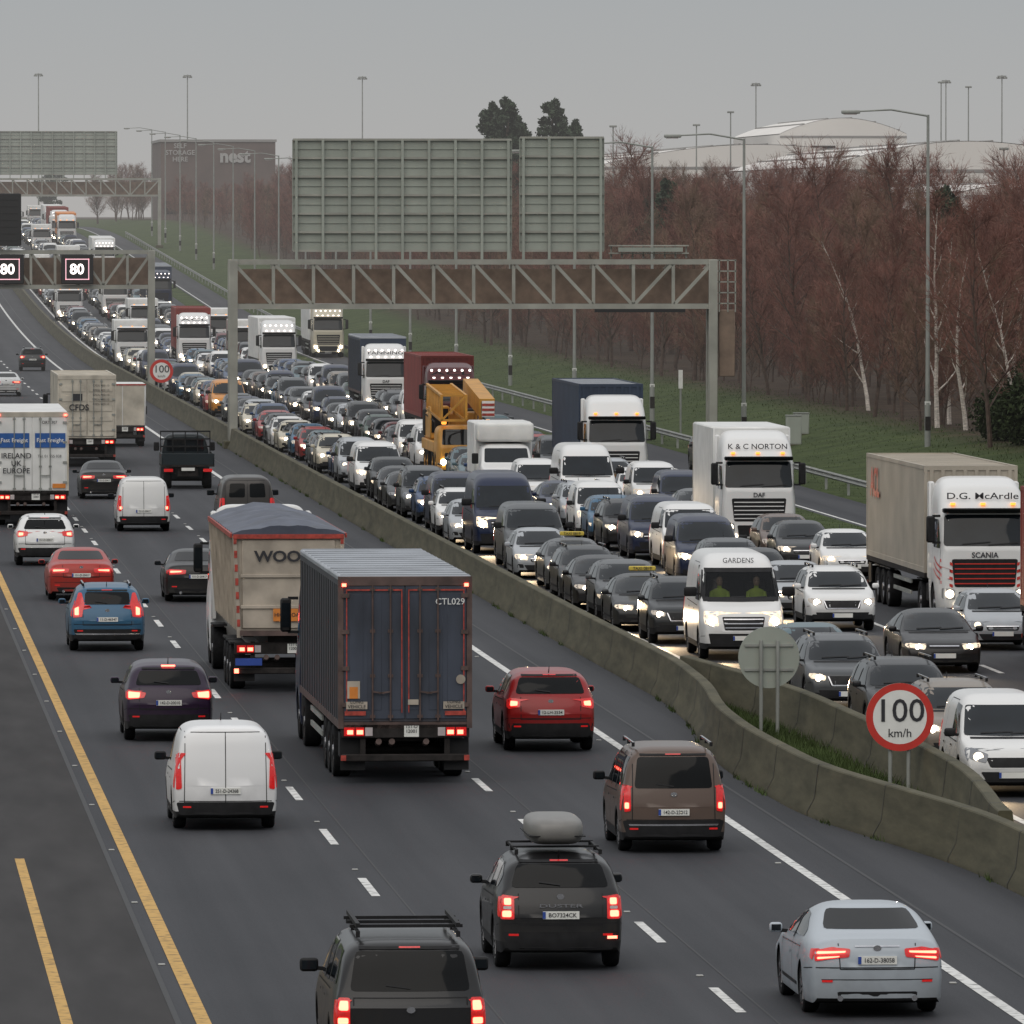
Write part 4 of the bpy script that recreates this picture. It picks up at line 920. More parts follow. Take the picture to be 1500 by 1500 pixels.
def barrier(name,path,hgt_=.95,step=3):
    mb=MB();prof=[(-.32,0),(-.32,.10),(-.19,.34),(-.12,hgt_-.02),(-.10,hgt_),(.10,hgt_),(.12,hgt_-.02),(.19,.34),(.32,.10),(.32,0)]
    ys=[];y=path[0][0]
    while y<path[-1][0]:
        ys.append(y);y+=step if y<600 else 20
    ys.append(path[-1][0]);sp=lambda y:sm(path,y,3.0);v=[]
    for y in ys:
        x=sp(y);z=rY(y)-.02
        for a,b in prof:v.append((x+a,y,z+b))
    k=len(prof)
    mb.add(v,[(i*k+j,i*k+j+1,(i+1)*k+j+1,(i+1)*k+j) for i in range(len(ys)-1) for j in range(k-1)]+[tuple(range(k)),tuple(range(len(v)-k,len(v)))],'conc')
    y=path[0][0]+2
    while y<min(path[-1][0]-1,420):
        x=sp(y);w=[(x+a*1.03,y+d,-.02+b+.003) for d in(0,.05) for a,b in prof];mb.add(w,[(j,j+1,k+j+1,k+j) for j in range(k-1)],'seam');y+=6
    obj(name,mb.mesh(name,sharp=.5))
barrier('concrete_median_barrier',MED,step=1.5)
barrier('concrete_median_barrier',[(151,19.2),(157,19.7),(163,20.1),(172,20.2),(190,20.0),(198,19.5),(205,18.95)],step=1)
mb=MB();isl=[(154,18.9,19.5),(160,18.3,19.8),(170,17.8,20.0),(184,17.9,19.9),(194,18.5,19.5),(202,18.8,19.0)]
v=[]
for y,a,b in isl:v+=[(a,y,.03),((a+b)/2,y,.12),(b,y,.03)]
mb.add(v,[(3*i+j,3*i+j+1,3*i+4+j,3*i+3+j) for i in range(5) for j in(0,1)],'ground')
vs=[];fs=[]
def blades(n,fx,hmin,hmax,w):
    for _ in range(n):
        x,y,z=fx();h=rnd.uniform(hmin,hmax);a=rnd.uniform(0,pi);dx,dy=math.cos(a)*w,math.sin(a)*w;lx,ly=rnd.uniform(-.6,.6)*h,rnd.uniform(-.6,.6)*h
        i=len(vs);vs.extend([(x-dx,y-dy,z),(x+dx,y+dy,z),(x+lx,y+ly,z+h)]);fs.append((i,i+1,i+2))
def fi():
    y=rnd.uniform(155,201);a=lin([(p[0],p[1]) for p in isl],y);b=lin([(p[0],p[2]) for p in isl],y);t=rnd.random();return a+(b-a)*t,y,.03+.09*(1-abs(2*t-1))
blades(16000,fi,.06,.26,.014)
clumps=[rnd.uniform(105,440) for _ in range(70)]
def fw():
    y=rnd.choice(clumps)+rnd.gauss(0,.35);return sm(MED,y,3)+rnd.choice([-1,-1,1])*rnd.uniform(.31,.40),y,0
blades(2500,fw,.03,.16,.012)
mb.add(vs,fs,'grassb');obj('median_grass',mb.mesh('island'))
vs=[];fs=[]
def fv():
    x=rnd.choice([rnd.uniform(33.7,35.2),rnd.uniform(38.6,52),rnd.uniform(38.6,52)]);y=250+rnd.random()**1.3*500;return x,y,hgt(x,y)-.02
blades(34000,fv,.05,.13,.025);mb=MB();mb.add(vs,fs,'grassb');obj('verge_grass',mb.mesh('vg'))
mb=MB()
prof=[(0,.50),(-.05,.56),(0,.62),(-.0,.66),(-.05,.72),(0,.78)]
ys=[200+8*i for i in range(130)];v=[]
for yy in ys:
    for a,b in prof:v.append((38.75+a,yy,rY(yy)+b))
k=len(prof);mb.add(v,[(i*k+j,i*k+j+1,(i+1)*k+j+1,(i+1)*k+j) for i in range(len(ys)-1) for j in range(k-1)],'steel')
for yy in ys:mb.box(38.78,38.88,yy-.05,yy+.05,rY(yy),rY(yy)+.75,'steel')
obj('crash_barrier',mb.mesh('rail'))
# ------------------------------------------------------------------ gantries
def gantry(name,X0,X1,Y,panels,zb=6.45,zt=8.75,front=None):
    g=rY(Y);mb=MB();m='gsteel';Yn,Yf=Y-.6,Y+.6
    for yy in(Yn,Yf):
        mb.bar((X0-.2,yy,g+zb+.12),(X1+.2,yy,g+zb+.12),.2,m,.24);mb.bar((X0-.2,yy,g+zt-.12),(X1+.2,yy,g+zt-.12),.2,m,.24)
        n=12
        for i in range(n+1):
            x=X0+(X1-X0)*i/n;mb.bar((x,yy,g+zb),(x,yy,g+zt),.15,m)
            if i<n:
                x2=X0+(X1-X0)*(i+1)/n
                if i<10:mb.bar((x,yy,g+zt-.15),(x2,yy,g+zb+.15),.15,m)
                else:mb.bar((x,yy,g+zb+.15),(x2,yy,g+zt-.15),.15,m)
    for i in range(13):
        x=X0+(X1-X0)*i/12
        for z in(zb+.1,zt-.1):mb.bar((x,Yn,g+z),(x,Yf,g+z),.1,m)
    mb.box(X0,X1,Yf-.32,Yf-.28,g+zb+.25,g+zt-.45,'walk');mb.box(X0,X1,Yn+.15,Yf-.15,g+zb+.18,g+zb+.22,'walk')
    for X in(X0,X1):
        for yy in(Yn,Yf):mb.box(X-.2,X+.2,yy-.18,yy+.18,g-.1,g+zt-.02,m,.02)
        for z in(1.5,3.2,4.9):mb.bar((X,Yn,g+z),(X,Yf,g+z),.12,m)
        mb.box(X-.45,X+.45,Y-1.1,Y+1.1,g-.1,g+.35,'conc',.05)
    for a,b,z0,z1 in panels:
        mb.box(a,b,Y+.02,Y+.06,g+z0,g+z1,'panelback')
        n=int((z1-z0)/.42)
        for i in range(n+1):
            z=z0+(z1-z0)*i/n;mb.box(a,b,Y-.02,Y+.02,g+z-.018,g+z+.018,'panelback')
            if i%2==0:mb.box(a,b,Y-.10,Y-.02,g+z-.05,g+z+.05,m)
        n=max(2,int((b-a)/1.25))
        for i in range(n+1):
            x=a+.15+(b-a-.3)*i/n;mb.box(x-.06,x+.06,Y-.22,Y-.10,g+zt-.1,g+z1-.03,'panelback')
        mb.box(a-.03,a,Y-.02,Y+.07,g+z0,g+z1,'panelback');mb.box(b,b+.03,Y-.02,Y+.07,g+z0,g+z1,'panelback')
    if front=='back':
        for z in(9.0,9.35):mb.box(35.9,39.6,Y-.3,Y+.3,g+z,g+z+.06,m)
        for i in range(8):mb.bar((36+.5*i,Y,g+8.8),(36+.5*i,Y,g+9.4),.08,m)
        mb.box(36.3,39.3,Y-.5,Y-.3,g+9.1,g+9.3,'panelback')
        mb.box(35.2,39.4,Yn-.1,Yn+.3,g+zb-.16,g+zb,'mcase')
        mb.box(41.0,41.75,Y-.4,Y+.4,g+3.3,g+6.4,'walk',.03)
        for z in(6.7,7.2,7.7,8.2,8.7):mb.bar((40.9,Y-.5,g+z),(41.8,Y-.5,g+z),.06,m)
        for x in(41.0,41.4,41.75):mb.bar((x,Y-.5,g+6.3),(x,Y-.5,g+8.75),.06,m)
    if front=='matrix':
        for xc in(6.75,10.2,14.3):
            y=Yn-.5
            mb.box(xc-.95,xc+.95,y,Yn-.1,g+6.75,g+8.5,'mcase',.04)
            text(mb,'80',.85,(xc-.02,y-.02,g+7.6),'f','led',.02)
            a,b=.70,.62
            for u0,u1,w0,w1 in((-a,a,b-.05,b),(-a,a,-b,-b+.05),(-a,-a+.05,-b,b),(a-.05,a,-b,b)):mb.box(xc+u0,xc+u1,y-.02,y-.01,g+7.62+w0,g+7.62+w1,'ledr')
        mb.box(4.6,11.0,Yn-.6,Yn,g+9.0,g+12.1,'mcase',.05)
        for i in range(7):mb.box(4.8,10.8,Yn-.62,Yn-.6,g+9.3+i*.4,g+9.32+i*.4,'blk')
    obj(name,mb.mesh(name))
gantry('motorway_sign_gantry',18.4,40.7,427,[(21.2,31.35,9.15,14.3),(31.75,35.65,9.15,14.4)],front='back')
gantry('motorway_sign_gantry',1.6,18.7,546,[],front='matrix')
gantry('motorway_sign_gantry',18.6,40.7,1158,[(20.5,35.4,9.2,14.6)])
gantry('motorway_sign_gantry',1.6,18.7,1250,[(4,18,9.2,14.3)])
def speedsign(name,X,Y,zc,back=False,r=.63):
    mb=MB();n=48
    def ring(r0,r1,y,m):
        v=[];
        for i in range(n):
            t=2*pi*i/n;v+=[(X+math.cos(t)*r0,y,zc+math.sin(t)*r0),(X+math.cos(t)*r1,y,zc+math.sin(t)*r1)]
        mb.add(v,[(2*i,2*i+1,(2*i+3)%(2*n),(2*i+2)%(2*n)) for i in range(n)],m)
    mb.cyl((X,Y-.015,zc),(X,Y+.015,zc),r,r,'panelback',n)
    if not back:
        ring(.5,r,Y-.02,'signr');mb.disc((X,Y-.019,zc),'y',.5,'signw',n)
        text(mb,'100',.60,(X,Y-.03,zc+.1),'f','ink',.005,wid=.80);text(mb,'km/h',.22,(X,Y-.03,zc-.30),'f','ink',.003)
    else:
        for z in(-.25,.25):mb.box(X-.5,X+.5,Y-.05,Y-.015,zc+z-.025,zc+z+.025,'steel')
    for x in(-.17,.17) :mb.cyl((X+x*1.0,Y+(.06 if not back else -.09),0),(X+x,Y+(.06 if not back else -.09),zc+(.4 if not back else .35)),.038,.038,'steel',10)
    obj(name,mb.mesh(name))
speedsign('speed_limit_sign',19.6,169,1.5)
speedsign('speed_limit_sign',19.05,187.5,1.72,True)
speedsign('speed_limit_sign',18.95,536,1.75,r=.68)
def lampmesh():
    mb=MB();h=14.4;mb.cyl((0,0,-.2),(0,0,2.0),.13,.13,'steel',10);mb.cyl((0,0,2.0),(0,0,h),.10,.06,'steel',10)
    mb.box(-.12,.12,-.14,-.12,.8,1.4,'chas')
    mb.cyl((0,0,h-.05),(-1.6,0,h+.22),.045,.04,'steel',8);mb.cyl((-1.6,0,h+.22),(-3.0,0,h+.15),.04,.035,'steel',8)
    mb.box(-3.75,-2.95,-.16,.16,h+.04,h+.2,'steel',.05,2);mb.box(-3.65,-3.1,-.12,.12,h+.0,h+.04,'tlw')
    mb.box(-.12,.12,-.1,.1,1.9,2.05,'signw')
    return mb.mesh('lamp')
LM=lampmesh()
for X,Y in[(47,395)]+[(42.4,427+50.5*i) for i in range(0,17)]:
    obj('street_lamp',LM,(X,Y+ (2 if Y==427 else 0),hgt(X,Y)-.1))
for i in range(10):obj('street_lamp',LM,(-6,900+50*i,hgt(-6,900+50*i)),(0,0,pi))
mb=MB()
mb.cyl((0,0,0),(0,0,32),.16,.09,'steel',8);mb.cyl((0,0,31.7),(0,0,31.9),.7,.7,'steel',12)
for i in range(6):
    t=i*pi/3;mb.box(math.cos(t)*.7-.16,math.cos(t)*.7+.16,math.sin(t)*.7-.16,math.sin(t)*.7+.16,31.4,31.7,'steel',.05)
HM=mb.mesh('mast')
def atpx(Z,px):  # lateral position of a landmark from its surveyed bearing
    return Z*math.tan(math.radians(4.203)+math.atan((px-750)/13500))
for Z,px,dz in((1700,57,-4),(1650,275,-5),(1600,531,-6),(1500,1107,-8.5),(1500,1385,-8),(1450,1467,-8)):
    obj('high_mast_light',HM,(atpx(Z,px),Z,9.1+dz))
for Z,px,h in((900,1020,16),(950,1070,17),(880,898,16),(1000,1378,20),(1000,1418,19.5),(700,1470,14.5)):
    mb=MB();mb.cyl((0,0,0),(0,0,h),.10,.06,'steel',8);mb.box(-.35,.35,-.2,.2,h,h+.2,'steel',.04);obj('floodlight_pole',mb.mesh('fp'),(atpx(Z,px),Z,hgt(60,Z)))
for X,Y,h in((43.8,420,1.35),(45.2,430,1.0)):
    mb=MB();mb.box(-.35,.35,-.25,.25,0,h,'panelback',.03);mb.box(-.4,.4,-.3,.3,-.1,.06,'conc');mb.box(-.37,.37,-.27,.27,h,h+.05,'steel',.01);mb.box(-.3,.3,-.262,-.25,.1,h-.1,'panelback')
    obj('roadside_cabinet',mb.mesh('cab'),(X,Y,hgt(X,Y)))
mb=MB();mb.cyl((0,0,0),(0,0,3.2),.05,.05,'steel',8);mb.box(-.1,.1,-.05,.05,2.4,3.3,'signw');obj('marker_post',mb.mesh('mp'),(40.9,445,0))
# ------------------------------------------------------------------ vegetation
def bare_tree(seed,H,tw='twig',tr='bark',spread=.36,nl=30,thick=.011):
    r=random.Random(seed);V=[];F=[];MI=[]
    def seg(p,q,r0,r1,mi,n=4):
        d=(q-p).normalized();u=Vector((0,0,1)) if abs(d.z)<.9 else Vector((1,0,0));a=d.cross(u).normalized();b=a.cross(d);i=len(V)
        for c,rr in((p,r0),(q,r1)):
            for k in range(n):
                t=2*pi*k/n;V.append(c+a*math.cos(t)*rr+b*math.sin(t)*rr)
        for k in range(n):F.append((i+k,i+(k+1)%n,i+n+(k+1)%n,i+n+k));MI.append(mi)
    def twig(p,d,l,w):
        q=p+d*l;a=d.cross(Vector((r.uniform(-1,1),r.uniform(-1,1),r.uniform(-1,1)))).normalized()*w;i=len(V)
        V.extend([p-a,p+a,q]);F.append((i,i+1,i+2));MI.append(1);return q
    R3=lambda s:Vector((r.uniform(-s,s),r.uniform(-s,s),r.uniform(-s,s)))
    path=[Vector((0,0,-.3))];d=Vector((0,0,1))
    for i in range(9):
        d=(d+R3(.10)).normalized();d.z=max(d.z,.9);path.append(path[-1]+d*H*.94/9)
    R0=H*thick
    for i in range(9):seg(path[i],path[i+1],R0*(1-i/9.5),R0*(1-(i+1)/9.5),0,6)
    for j in range(nl):
        t=.18+.80*j/nl;f=t*9;i=min(8,int(f));p=path[i].lerp(path[i+1],f-i)
        az=j*2.4+r.uniform(-.4,.4);el=r.uniform(.55,1.05);ln=H*spread*(1.15-t)*r.uniform(.7,1.1)+.5
        dd=Vector((math.cos(az)*math.cos(el),math.sin(az)*math.cos(el),math.sin(el)));q=p;rr=R0*.38*(1.1-t)+.012
        for s in range(4):
            dd=(dd+R3(.16)+Vector((0,0,.10))).normalized();q2=q+dd*ln/4;seg(q,q2,rr*(1-s/4.6),rr*(1-(s+1)/4.6),0,3)
            for c in range(3):
                d2=(dd+R3(.75)+Vector((0,0,.15))).normalized();l2=ln*.34*r.uniform(.6,1.2);q3=q2+d2*l2;seg(q2,q3,.014,.008,1,3)
                for k in range(5):
                    u=r.random();pp=q2.lerp(q3,u);d3=(d2+R3(.7)+Vector((0,0,.2))).normalized();q4=twig(pp,d3,r.uniform(.4,1.1),.013)
                    for _ in range(2):twig(pp.lerp(q4,r.uniform(.3,.9)),(d3+R3(.6)).normalized(),r.uniform(.3,.7),.011)
            q=q2
    me=bpy.data.meshes.new('bare_tree');me.from_pydata(V,[],F);me.materials.append(M[tr]);me.materials.append(M[tw])
    me.polygons.foreach_set('material_index',MI);return me
BT=[bare_tree(1,14,'twig'),bare_tree(2,14,'twig',spread=.30),bare_tree(3,14,'twig2'),bare_tree(4,14,'twig',spread=.42,nl=34),bare_tree(5,14,'twig2',spread=.26)]
BI=[bare_tree(21,12.5,'twig','birch',.20,16,.0125),bare_tree(22,12,'twig2','birch',.18,14,.0115)]
def leafy(name,blobs,n,size,m,seed,trunk=None):
    r=random.Random(seed);vs=[];fs=[]
    for _ in range(n):
        c,ra,rz=blobs[r.randrange(len(blobs))]
        while True:
            u=Vector((r.uniform(-1,1),r.uniform(-1,1),r.uniform(-1,1)))
            if .25<u.length<1:break
        u=u*(.75+.25*r.random());p=Vector((c[0]+u.x*ra,c[1]+u.y*ra,c[2]+u.z*rz));s=size*r.uniform(.5,1.3)
        a=Vector((r.uniform(-1,1),r.uniform(-1,1),r.uniform(-1,1))).normalized();b=a.cross(Vector((r.uniform(-1,1),r.uniform(-1,1),r.uniform(-1,1)))).normalized()
        i=len(vs);vs+= [p-a*s,p+b*s*.5,p+a*s,p-b*s*.5];fs.append((i,i+1,i+2,i+3))
    mb=MB();mb.add(vs,fs,m)
    if trunk:mb.cyl((0,0,-.3),(0,0,trunk),.25,.06,'bark',8)
    return mb.mesh(name,fix=False)
def conifer(seed,H,R):
    r=random.Random(seed);bl=[]
    for i in range(70):
        t=i/70;z=H*(.30+.70*t);rad=R*(1-t)**.75*min(1,.4+t*2)+.12;a=r.uniform(0,2*pi);d=rad*r.uniform(.3,1.1)
        bl.append(((math.cos(a)*d,math.sin(a)*d,z-d*.12),rad*.34+.22,.42))
    return leafy('conifer',bl,8500,.17,'needle',seed,H*.99)
CO=[conifer(31,13,2.6),conifer(32,12.6,3.0)]
def mass(name):
    e=bpy.data.objects.new(name,None);scene.collection.objects.link(e);return e
fm=mass('bare_woodland_tree_mass')
def put(me,x,y,s,par=None,name='tree'):
    o=obj(name,me,(x,y,hgt(x,y)-.1),(rnd.uniform(-.04,.04),rnd.uniform(-.04,.04),rnd.uniform(0,6.28)),parent=par);o.scale=(s,s,s*rnd.uniform(.95,1.04));return o
cnt=0
def treeh(x,y):
    top=11.2+.0050*y+(3.4*math.exp(-((y-960)/90)**2) if x<64 else 0)+.9*math.sin(x*.21+y*.031)
    if y>1080:top-=1.0
    return max(5,top-hgt(x,y))
y=335
while y<1445:
    x=51.5+rnd.uniform(-1.2,1.2)
    while x<(85 if y<1200 else 74):
        f=rnd.uniform(.66,1.0) if rnd.random()<.86 else rnd.uniform(1.0,1.10)
        h=treeh(x,y)*f;put(rnd.choice(BT),x+rnd.uniform(-2,2),y+rnd.uniform(-3,3),h/14*(.85 if x<54 else 1),fm);cnt+=1
        x+=rnd.uniform(5,8.5)
    y+=7.5 if y<800 else 11
for i in range(230):
    yy=335+rnd.random()**1.2*800;put(rnd.choice(BT),50.5+rnd.random()**2*10,yy,rnd.uniform(.22,.42),fm)
for i in range(110):
    Z=rnd.uniform(1350,1700);px=rnd.uniform(150,760);x=atpx(Z,px)
    if -4<x<44:continue
    if px<430 and Z<1500:Z=1560
    put(rnd.choice(BT),x,Z,rnd.uniform(.5,.72)*(1 if px<430 else 1.15),fm)
for X,Y,s,k in((51.2,400,.95,0),(50.9,413,.85,1),(51.6,425,.8,0),(50.6,383,.72,1),(51.0,375,.8,0),(51.2,455,.8,1),(50.8,392,.8,1),(50.2,418,.9,0)):put(BI[k],X,Y,s,None,'birch_tree')
for Z,px,s,k in((905,722,1.38,0),(900,742,1.50,1),(915,765,1.30,0),(905,806,1.44,1),(910,834,1.32,0),(640,985,.96,1),(650,965,.88,0),(480,1390,.88,1),(1500,365,.95,0),(1500,350,.9,1),(1700,75,1.15,1)):put(CO[k],atpx(Z,px),Z+1,s,None,'conifer_tree')
sh=leafy('shrub',[((0,0,1.8),2.4,2.2),((1.5,2,3.2),2.2,2.2),((1,-2.5,2.2),2,2.4),((2.6,1,4.8),1.8,1.8),((-.6,3,1.3),1.8,1.6),((3,-2,3.6),2,2)],18000,.13,'leaf',5)
for X,Y,s in((50.9,392,.85),(51.6,383,1.05),(52.6,374,1.15)):
    o=put(sh,X,Y,s,None,'evergreen_shrub');o.rotation_euler[2]=rnd.uniform(-.3,.3)
# ------------------------------------------------------------------ buildings
def hall(name,xc,Y,w,d,h,arch,rib=7,wall='wallg',z=0):
    mb=MB();n=24;v=[]
    for yy in(Y,Y+d):
        for i in range(n+1):
            t=i/n;v.append((xc-w/2+w*t,yy,z+h+arch*math.sin(pi*t)**.9))
    mb.add(v,[(i,i+1,n+2+i,n+1+i) for i in range(n)],'roofw')
    for yy in(Y+.02,Y+d-.02):
        vv=[(xc-w/2,yy,z-2),(xc+w/2,yy,z-2)]+[(xc+w/2-w*i/n,yy,z+h+arch*math.sin(pi*(1-i/n))**.9-.05) for i in range(n+1)];mb.add(vv,[tuple(range(len(vv)))],wall)
    mb.box(xc-w/2,xc+w/2,Y+.1,Y+d-.1,z-2,z+h-.1,wall)
    x=xc-w/2+rib
    while x<xc+w/2:
        t=(x-xc+w/2)/w;zz=z+h+arch*math.sin(pi*t)**.9;mb.box(x-.12,x+.12,Y,Y+d,zz-.02,zz+.12,'wallg');x+=rib
    mb.box(xc-w/2,xc+w/2,Y-.06,Y,z+h-.5,z+h-.25,'wallg')
    x=xc-w/2+4
    while x<xc+w/2-4:mb.box(x,x+3,Y-.05,Y+.02,z+h-3,z+h-1.5,'glass');x+=6
    obj(name,mb.mesh(name))
hall('arched_roof_warehouse',atpx(1000,1110),1000,34,160,16.4,2.2,z=0,rib=3,wall='roofw')
hall('arched_roof_warehouse',atpx(1150,1235),1150,16,60,21.1,2.0,z=0,rib=3,wall='roofw')
hall('arched_roof_warehouse',atpx(820,1420),820,26,90,15.2,2.3,z=0,rib=3,wall='roofw')
hall('arched_roof_warehouse',atpx(600,1490),600,7,60,12.4,.5,z=0,rib=3,wall='roofw')
mb=MB();xc=atpx(1450,320);z=9.15
mb.box(xc-9,xc+9,1450,1490,z-2,z+13.3,'brickd');mb.box(xc-9.2,xc+9.2,1449.8,1490.2,z+13.3,z+13.7,'wallg')
for i in range(6):mb.box(xc-8.5+3*i,xc-6.6+3*i,1449.9,1450,z+2,z+4,'glass')
text(mb,'SELF\nSTORAGE\nHERE',1.05,(xc-6.0,1449.7,z+11.6),'f','inkg',.01);text(mb,'nest',2.8,(xc+2.6,1449.7,z+11.0),'f','inkg',.04)
obj('storage_warehouse',mb.mesh('sw'))
# ------------------------------------------------------------------ traffic
NM={'hatch':'hatchback_car','saloon':'saloon_car','suv':'suv_car','suv2':'crossover_car','mpv':'people_carrier_car','svan':'small_panel_van','mvan':'panel_van','lvan':'high_roof_panel_van','n_lvan':'high_roof_panel_van','taxi':'taxi_car','estate':'estate_car',
 'n_saloon':'saloon_car','n_duster':'suv_car_with_roof_box','n_mpv':'people_carrier_car','n_cross':'crossover_car','n_cross2':'crossover_car','n_svan':'small_panel_van','n_volvo':'suv_car','n_pick':'pickup_truck',
 't_ctl':'curtain_sider_truck','t_ire':'box_trailer_truck','t_cfds':'container_truck','t_scania':'container_truck','t_actros':'container_truck','t_acl':'container_truck','t_blue':'curtain_sider_truck','t_white':'box_trailer_truck','t_orange':'box_trailer_truck',
 'r_daf':'box_truck','r_small':'box_truck','luton':'luton_van','tipper':'tipper_truck','dropside':'dropside_pickup_truck','crane':'mobile_crane_truck'}
C=dict(white=(.68,.68,.67),silver=(.34,.36,.38),grey=(.065,.07,.075),dgrey=(.018,.020,.022),black=(.005,.005,.006),blue=(.012,.040,.11),bluel=(.03,.10,.18),red=(.27,.010,.010),dred=(.10,.008,.010),brown=(.11,.077,.062),gold=(.20,.17,.14),teal=(.07,.12,.14),orange=(.55,.22,.03),plum=(.020,.008,.028),navy=(.008,.015,.045),cream=(.5,.46,.36),green=(.015,.05,.03))
def place(k,X,Y,c,out=False,beam=False):
    me,L=CM[k];sl=math.atan((rY(Y+L)-rY(Y))/L);col=C[c] if isinstance(c,str) else c
    if out:
        o=obj(NM[k],me,(X,Y+L,rY(Y+L)),(-sl,0,pi+rnd.uniform(-.004,.004)),col)
    else:o=obj(NM[k],me,(X,Y,rY(Y)),(sl,0,rnd.uniform(-.012,.012)),col)
    if beam:
        ld=bpy.data.lights.new('headlamp_light','SPOT');ld.energy=450;ld.color=(1,.72,.42);ld.spot_size=math.radians(70);ld.spot_blend=1;ld.shadow_soft_size=.15
        obj('headlamp_light',ld,(-.6,-.12,.75),(math.radians(-80),0,0),parent=o)
    return o
for k,X,Y,c in[('n_saloon',13.9,122.5,(.38,.42,.46)),('n_duster',10.3,130.5,(.012,.012,.013)),('n_pick',7.05,112.7,(.017,.017,.018)),('n_mpv',14.1,154.5,'brown'),('n_cross',14.3,184,'red'),
 ('n_svan',6.8,160.8,(.76,.76,.76)),('t_ctl',10.7,174,'navy'),('n_cross2',6.8,188.2,'plum'),('n_volvo',6.7,227.3,'bluel'),('tipper',10.15,207.5,'white'),('saloon',6.85,257.5,(.33,.02,.012)),
 ('saloon',10.1,256.3,'black'),('suv2',6.45,283.4,'white'),('t_ire',6.85,319,'white'),('svan',10.5,314,'white'),('saloon',10.2,350,'black'),('dropside',13.9,363,(.015,.022,.026)),
 ('mvan',13.9,311,(.045,.04,.037)),('t_cfds',10.75,395,'red'),('luton',13.4,430,'white'),('suv',13.7,640,'dgrey'),('saloon',10.2,551,'white')]:place(k,X,Y,c,True)
lanes={1:[('svan',21.7,168.9,'white'),('suv',22.0,178,'gold'),('suv',22.0,187,'dgrey'),('suv',21.9,198,'grey'),('saloon',22.3,207.5,'teal'),('n_lvan',21.9,221.5,'white'),('suv',21.3,230,'dgrey'),('taxi',21.0,237,'dgrey'),
  ('suv2',21.1,243.6,'grey'),('saloon',21.0,250,'black'),('estate',21.1,256.5,'dgrey'),('taxi',21.3,263.5,'grey'),('hatch',20.95,272,'silver'),('mvan',21.3,279.5,'grey'),('lvan',21.3,292,'navy'),('hatch',20.9,300,'silver'),('suv',20.95,307,'white'),('mvan',21.1,494,'orange')],
 2:[('saloon',26.0,215,'black'),('suv',26.0,237,'white'),('hatch',25.8,245,'silver'),('mvan',26.1,279,'white'),('lvan',26.9,328,'white'),('luton',25.3,346,'white'),('crane',25.7,375,'orange'),('mvan',25.5,474,'navy'),('t_acl',25.5,655,'white'),('t_white',25.5,840,'white')],
 3:[('t_acl',30.05,207.5,'red'),('hatch',28.8,226.2,'silver'),('t_scania',30.2,241,'white'),('hatch',29.9,270,'white'),('hatch',29.4,278,'dgrey'),('r_daf',29.5,293.5,'white'),('svan',29.6,331,'white'),('t_actros',30.0,353,'white'),('t_acl',28.9,432,'dred'),('t_blue',29.7,497,'white'),
  ('t_white',29.4,611,'white'),('t_blue',30.3,862,'navy'),('t_white',29.5,1010,'white'),('t_orange',29.6,1178,'white'),('t_acl',29.6,1215,'white'),('t_white',29.6,1250,'white')]}
pal=['white']*3+['silver']*3+['grey']*4+['dgrey']*5+['black']*5+['blue']*5+['navy']*3+['teal']*2+['red','red','dred','dred','gold','brown','bluel','bluel','green','cream']
kinds=['hatch']*6+['saloon']*5+['suv']*5+['suv2']*5+['estate']*3+['mpv','svan','mvan','mvan','svan']
start={1:313,2:252,3:283};cx={1:21.15,2:25.5,3:29.4};n=0
for ln,lst in lanes.items():
    for a in lst:place(*a,beam=(ln<3 and a[2]<330 and rnd.random()<.75))
    occ=sorted((a[2],a[2]+CM[a[0]][1]) for a in lst);y=start[ln]
    while y<1380:
        k=rnd.choice(kinds)
        if rnd.random()<(.05 if y>650 else .0):k=rnd.choice(['t_white','r_small','lvan'])
        L=CM[k][1]
        hit=[o for o in occ if o[0]<y+L+1.2 and o[1]+1.2>y]
        if hit:y=hit[0][1]+rnd.uniform(1.4,2.4);continue
        place(k,cx[ln]+rnd.uniform(-.22,.22),y,(rnd.choice(pal) if k not in('svan','mvan') else rnd.choice(['white','white','grey','navy'])) if k[1]!='_' else 'white');n+=1;y+=L+rnd.uniform(1.5,3.6)
place('suv',37.0,385,'dgrey');place('t_white',36.9,690,'cream')
print('fill cars',n,'trees',cnt)
# ------------------------------------------------------------------ distance haze: absorbing volume with a sky-coloured glow added in place of scattered light
mm,nt,b=nmat('mist');nt.nodes.remove(b);o=nt.nodes['Material Output']
va=nt.nodes.new('ShaderNodeVolumeAbsorption');va.inputs['Density'].default_value=.00020;va.inputs['Color'].default_value=(0,0,0,1)
ve=nt.nodes.new('ShaderNodeEmission');ve.inputs['Color'].default_value=(.43,.42,.41,1);ve.inputs['Strength'].default_value=.00020
ad=nt.nodes.new('ShaderNodeAddShader');nt.links.new(va.outputs[0],ad.inputs[0]);nt.links.new(ve.outputs[0],ad.inputs[1]);nt.links.new(ad.outputs[0],o.inputs['Volume'])
M['mist']=mm
mb=MB();mb.box(-900,1400,330,3600,-3,90,'mist');obj('atmospheric_haze',mb.mesh('mist'))
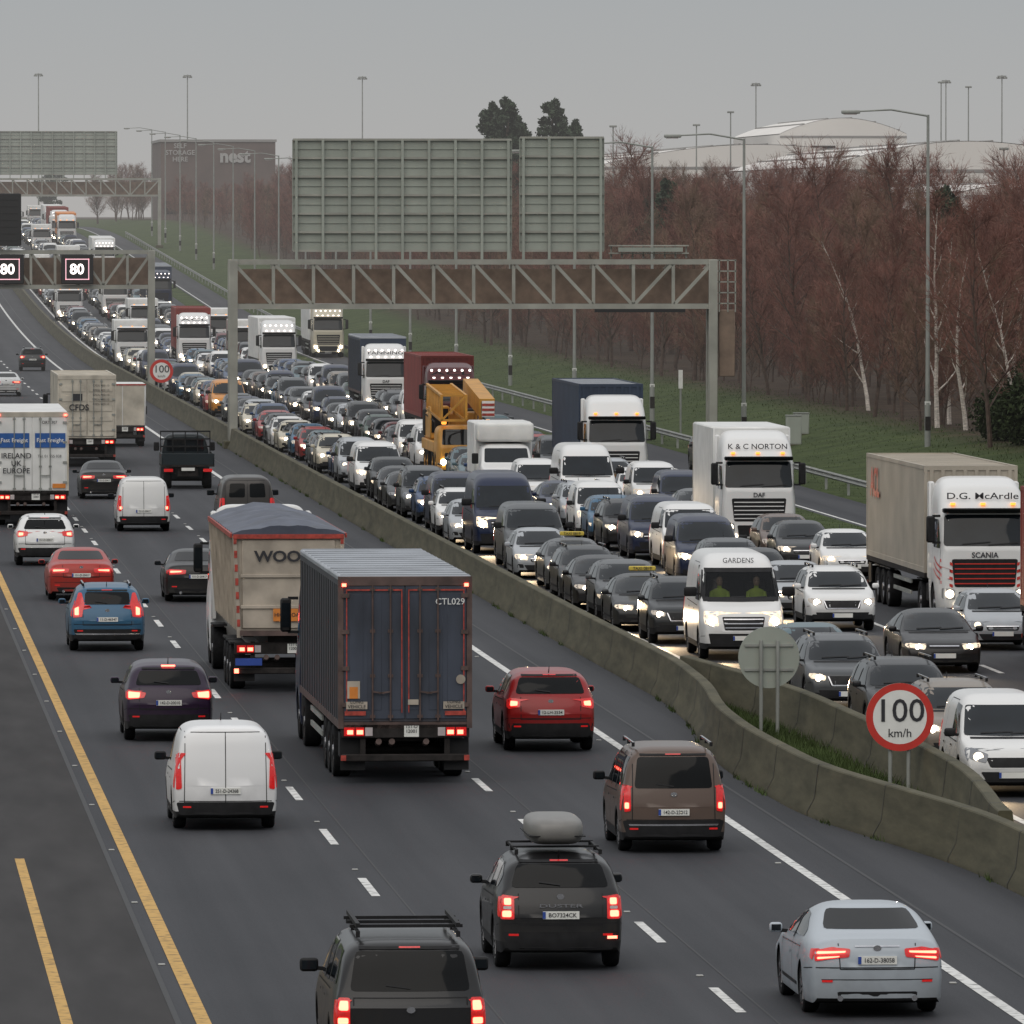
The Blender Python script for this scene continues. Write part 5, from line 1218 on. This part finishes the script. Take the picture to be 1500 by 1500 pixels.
# ------------------------------------------------------------------ light & camera
w=bpy.data.worlds.new('World');scene.world=w;w.use_nodes=True;nt=w.node_tree;bg=nt.nodes['Background']
sky=nt.nodes.new('ShaderNodeTexSky');sky.sky_type='NISHITA';sky.sun_disc=False;sky.sun_elevation=math.radians(50);sky.sun_rotation=math.radians(200);sky.air_density=1.5;sky.dust_density=4
hs=nt.nodes.new('ShaderNodeHueSaturation');hs.inputs['Saturation'].default_value=.25;hs.inputs['Value'].default_value=.9;nt.links.new(sky.outputs[0],hs.inputs['Color'])
tc=nt.nodes.new('ShaderNodeTexCoord');sx=nt.nodes.new('ShaderNodeSeparateXYZ');nt.links.new(tc.outputs['Generated'],sx.inputs[0])
cr=nt.nodes.new('ShaderNodeValToRGB');e=cr.color_ramp.elements
S=10.0
e[0].position=0;e[0].color=(.46,.445,.43,1);e[1].position=1;e[1].color=(1.0,1.02,1.06,1)
for p,c in((.010,(.435,.445,.445)),(.024,(.375,.415,.44)),(.2,(.46,.48,.50)),(.6,(.85,.87,.9))):
    q=e.new(p);q.color=c+(1,)
nt.links.new(sx.outputs['Z'],cr.inputs[0])
sc=nt.nodes.new('ShaderNodeVectorMath');sc.operation='SCALE';sc.inputs['Scale'].default_value=S;nt.links.new(cr.outputs[0],sc.inputs[0])
mx=nt.nodes.new('ShaderNodeMix');mx.data_type='RGBA';mx.inputs['Factor'].default_value=.93;nt.links.new(hs.outputs[0],mx.inputs[6]);nt.links.new(sc.outputs[0],mx.inputs[7])
nt.links.new(mx.outputs[2],bg.inputs['Color']);bg.inputs['Strength'].default_value=.1
sl=bpy.data.lights.new('sun','SUN');sl.energy=.95;sl.angle=math.radians(60);sl.color=(1,.91,.80);obj('sun',sl,(0,0,200),(math.radians(42),0,math.radians(-20)))
cd=bpy.data.cameras.new('camera');cd.lens=324;cd.sensor_width=36;cd.clip_start=1;cd.clip_end=9000
co=obj('camera',cd,(0,0,10.74),(math.radians(90-1.837),0,math.radians(-4.203)));scene.camera=co
scene.view_settings.view_transform='Standard';scene.view_settings.look='None';scene.view_settings.exposure=0
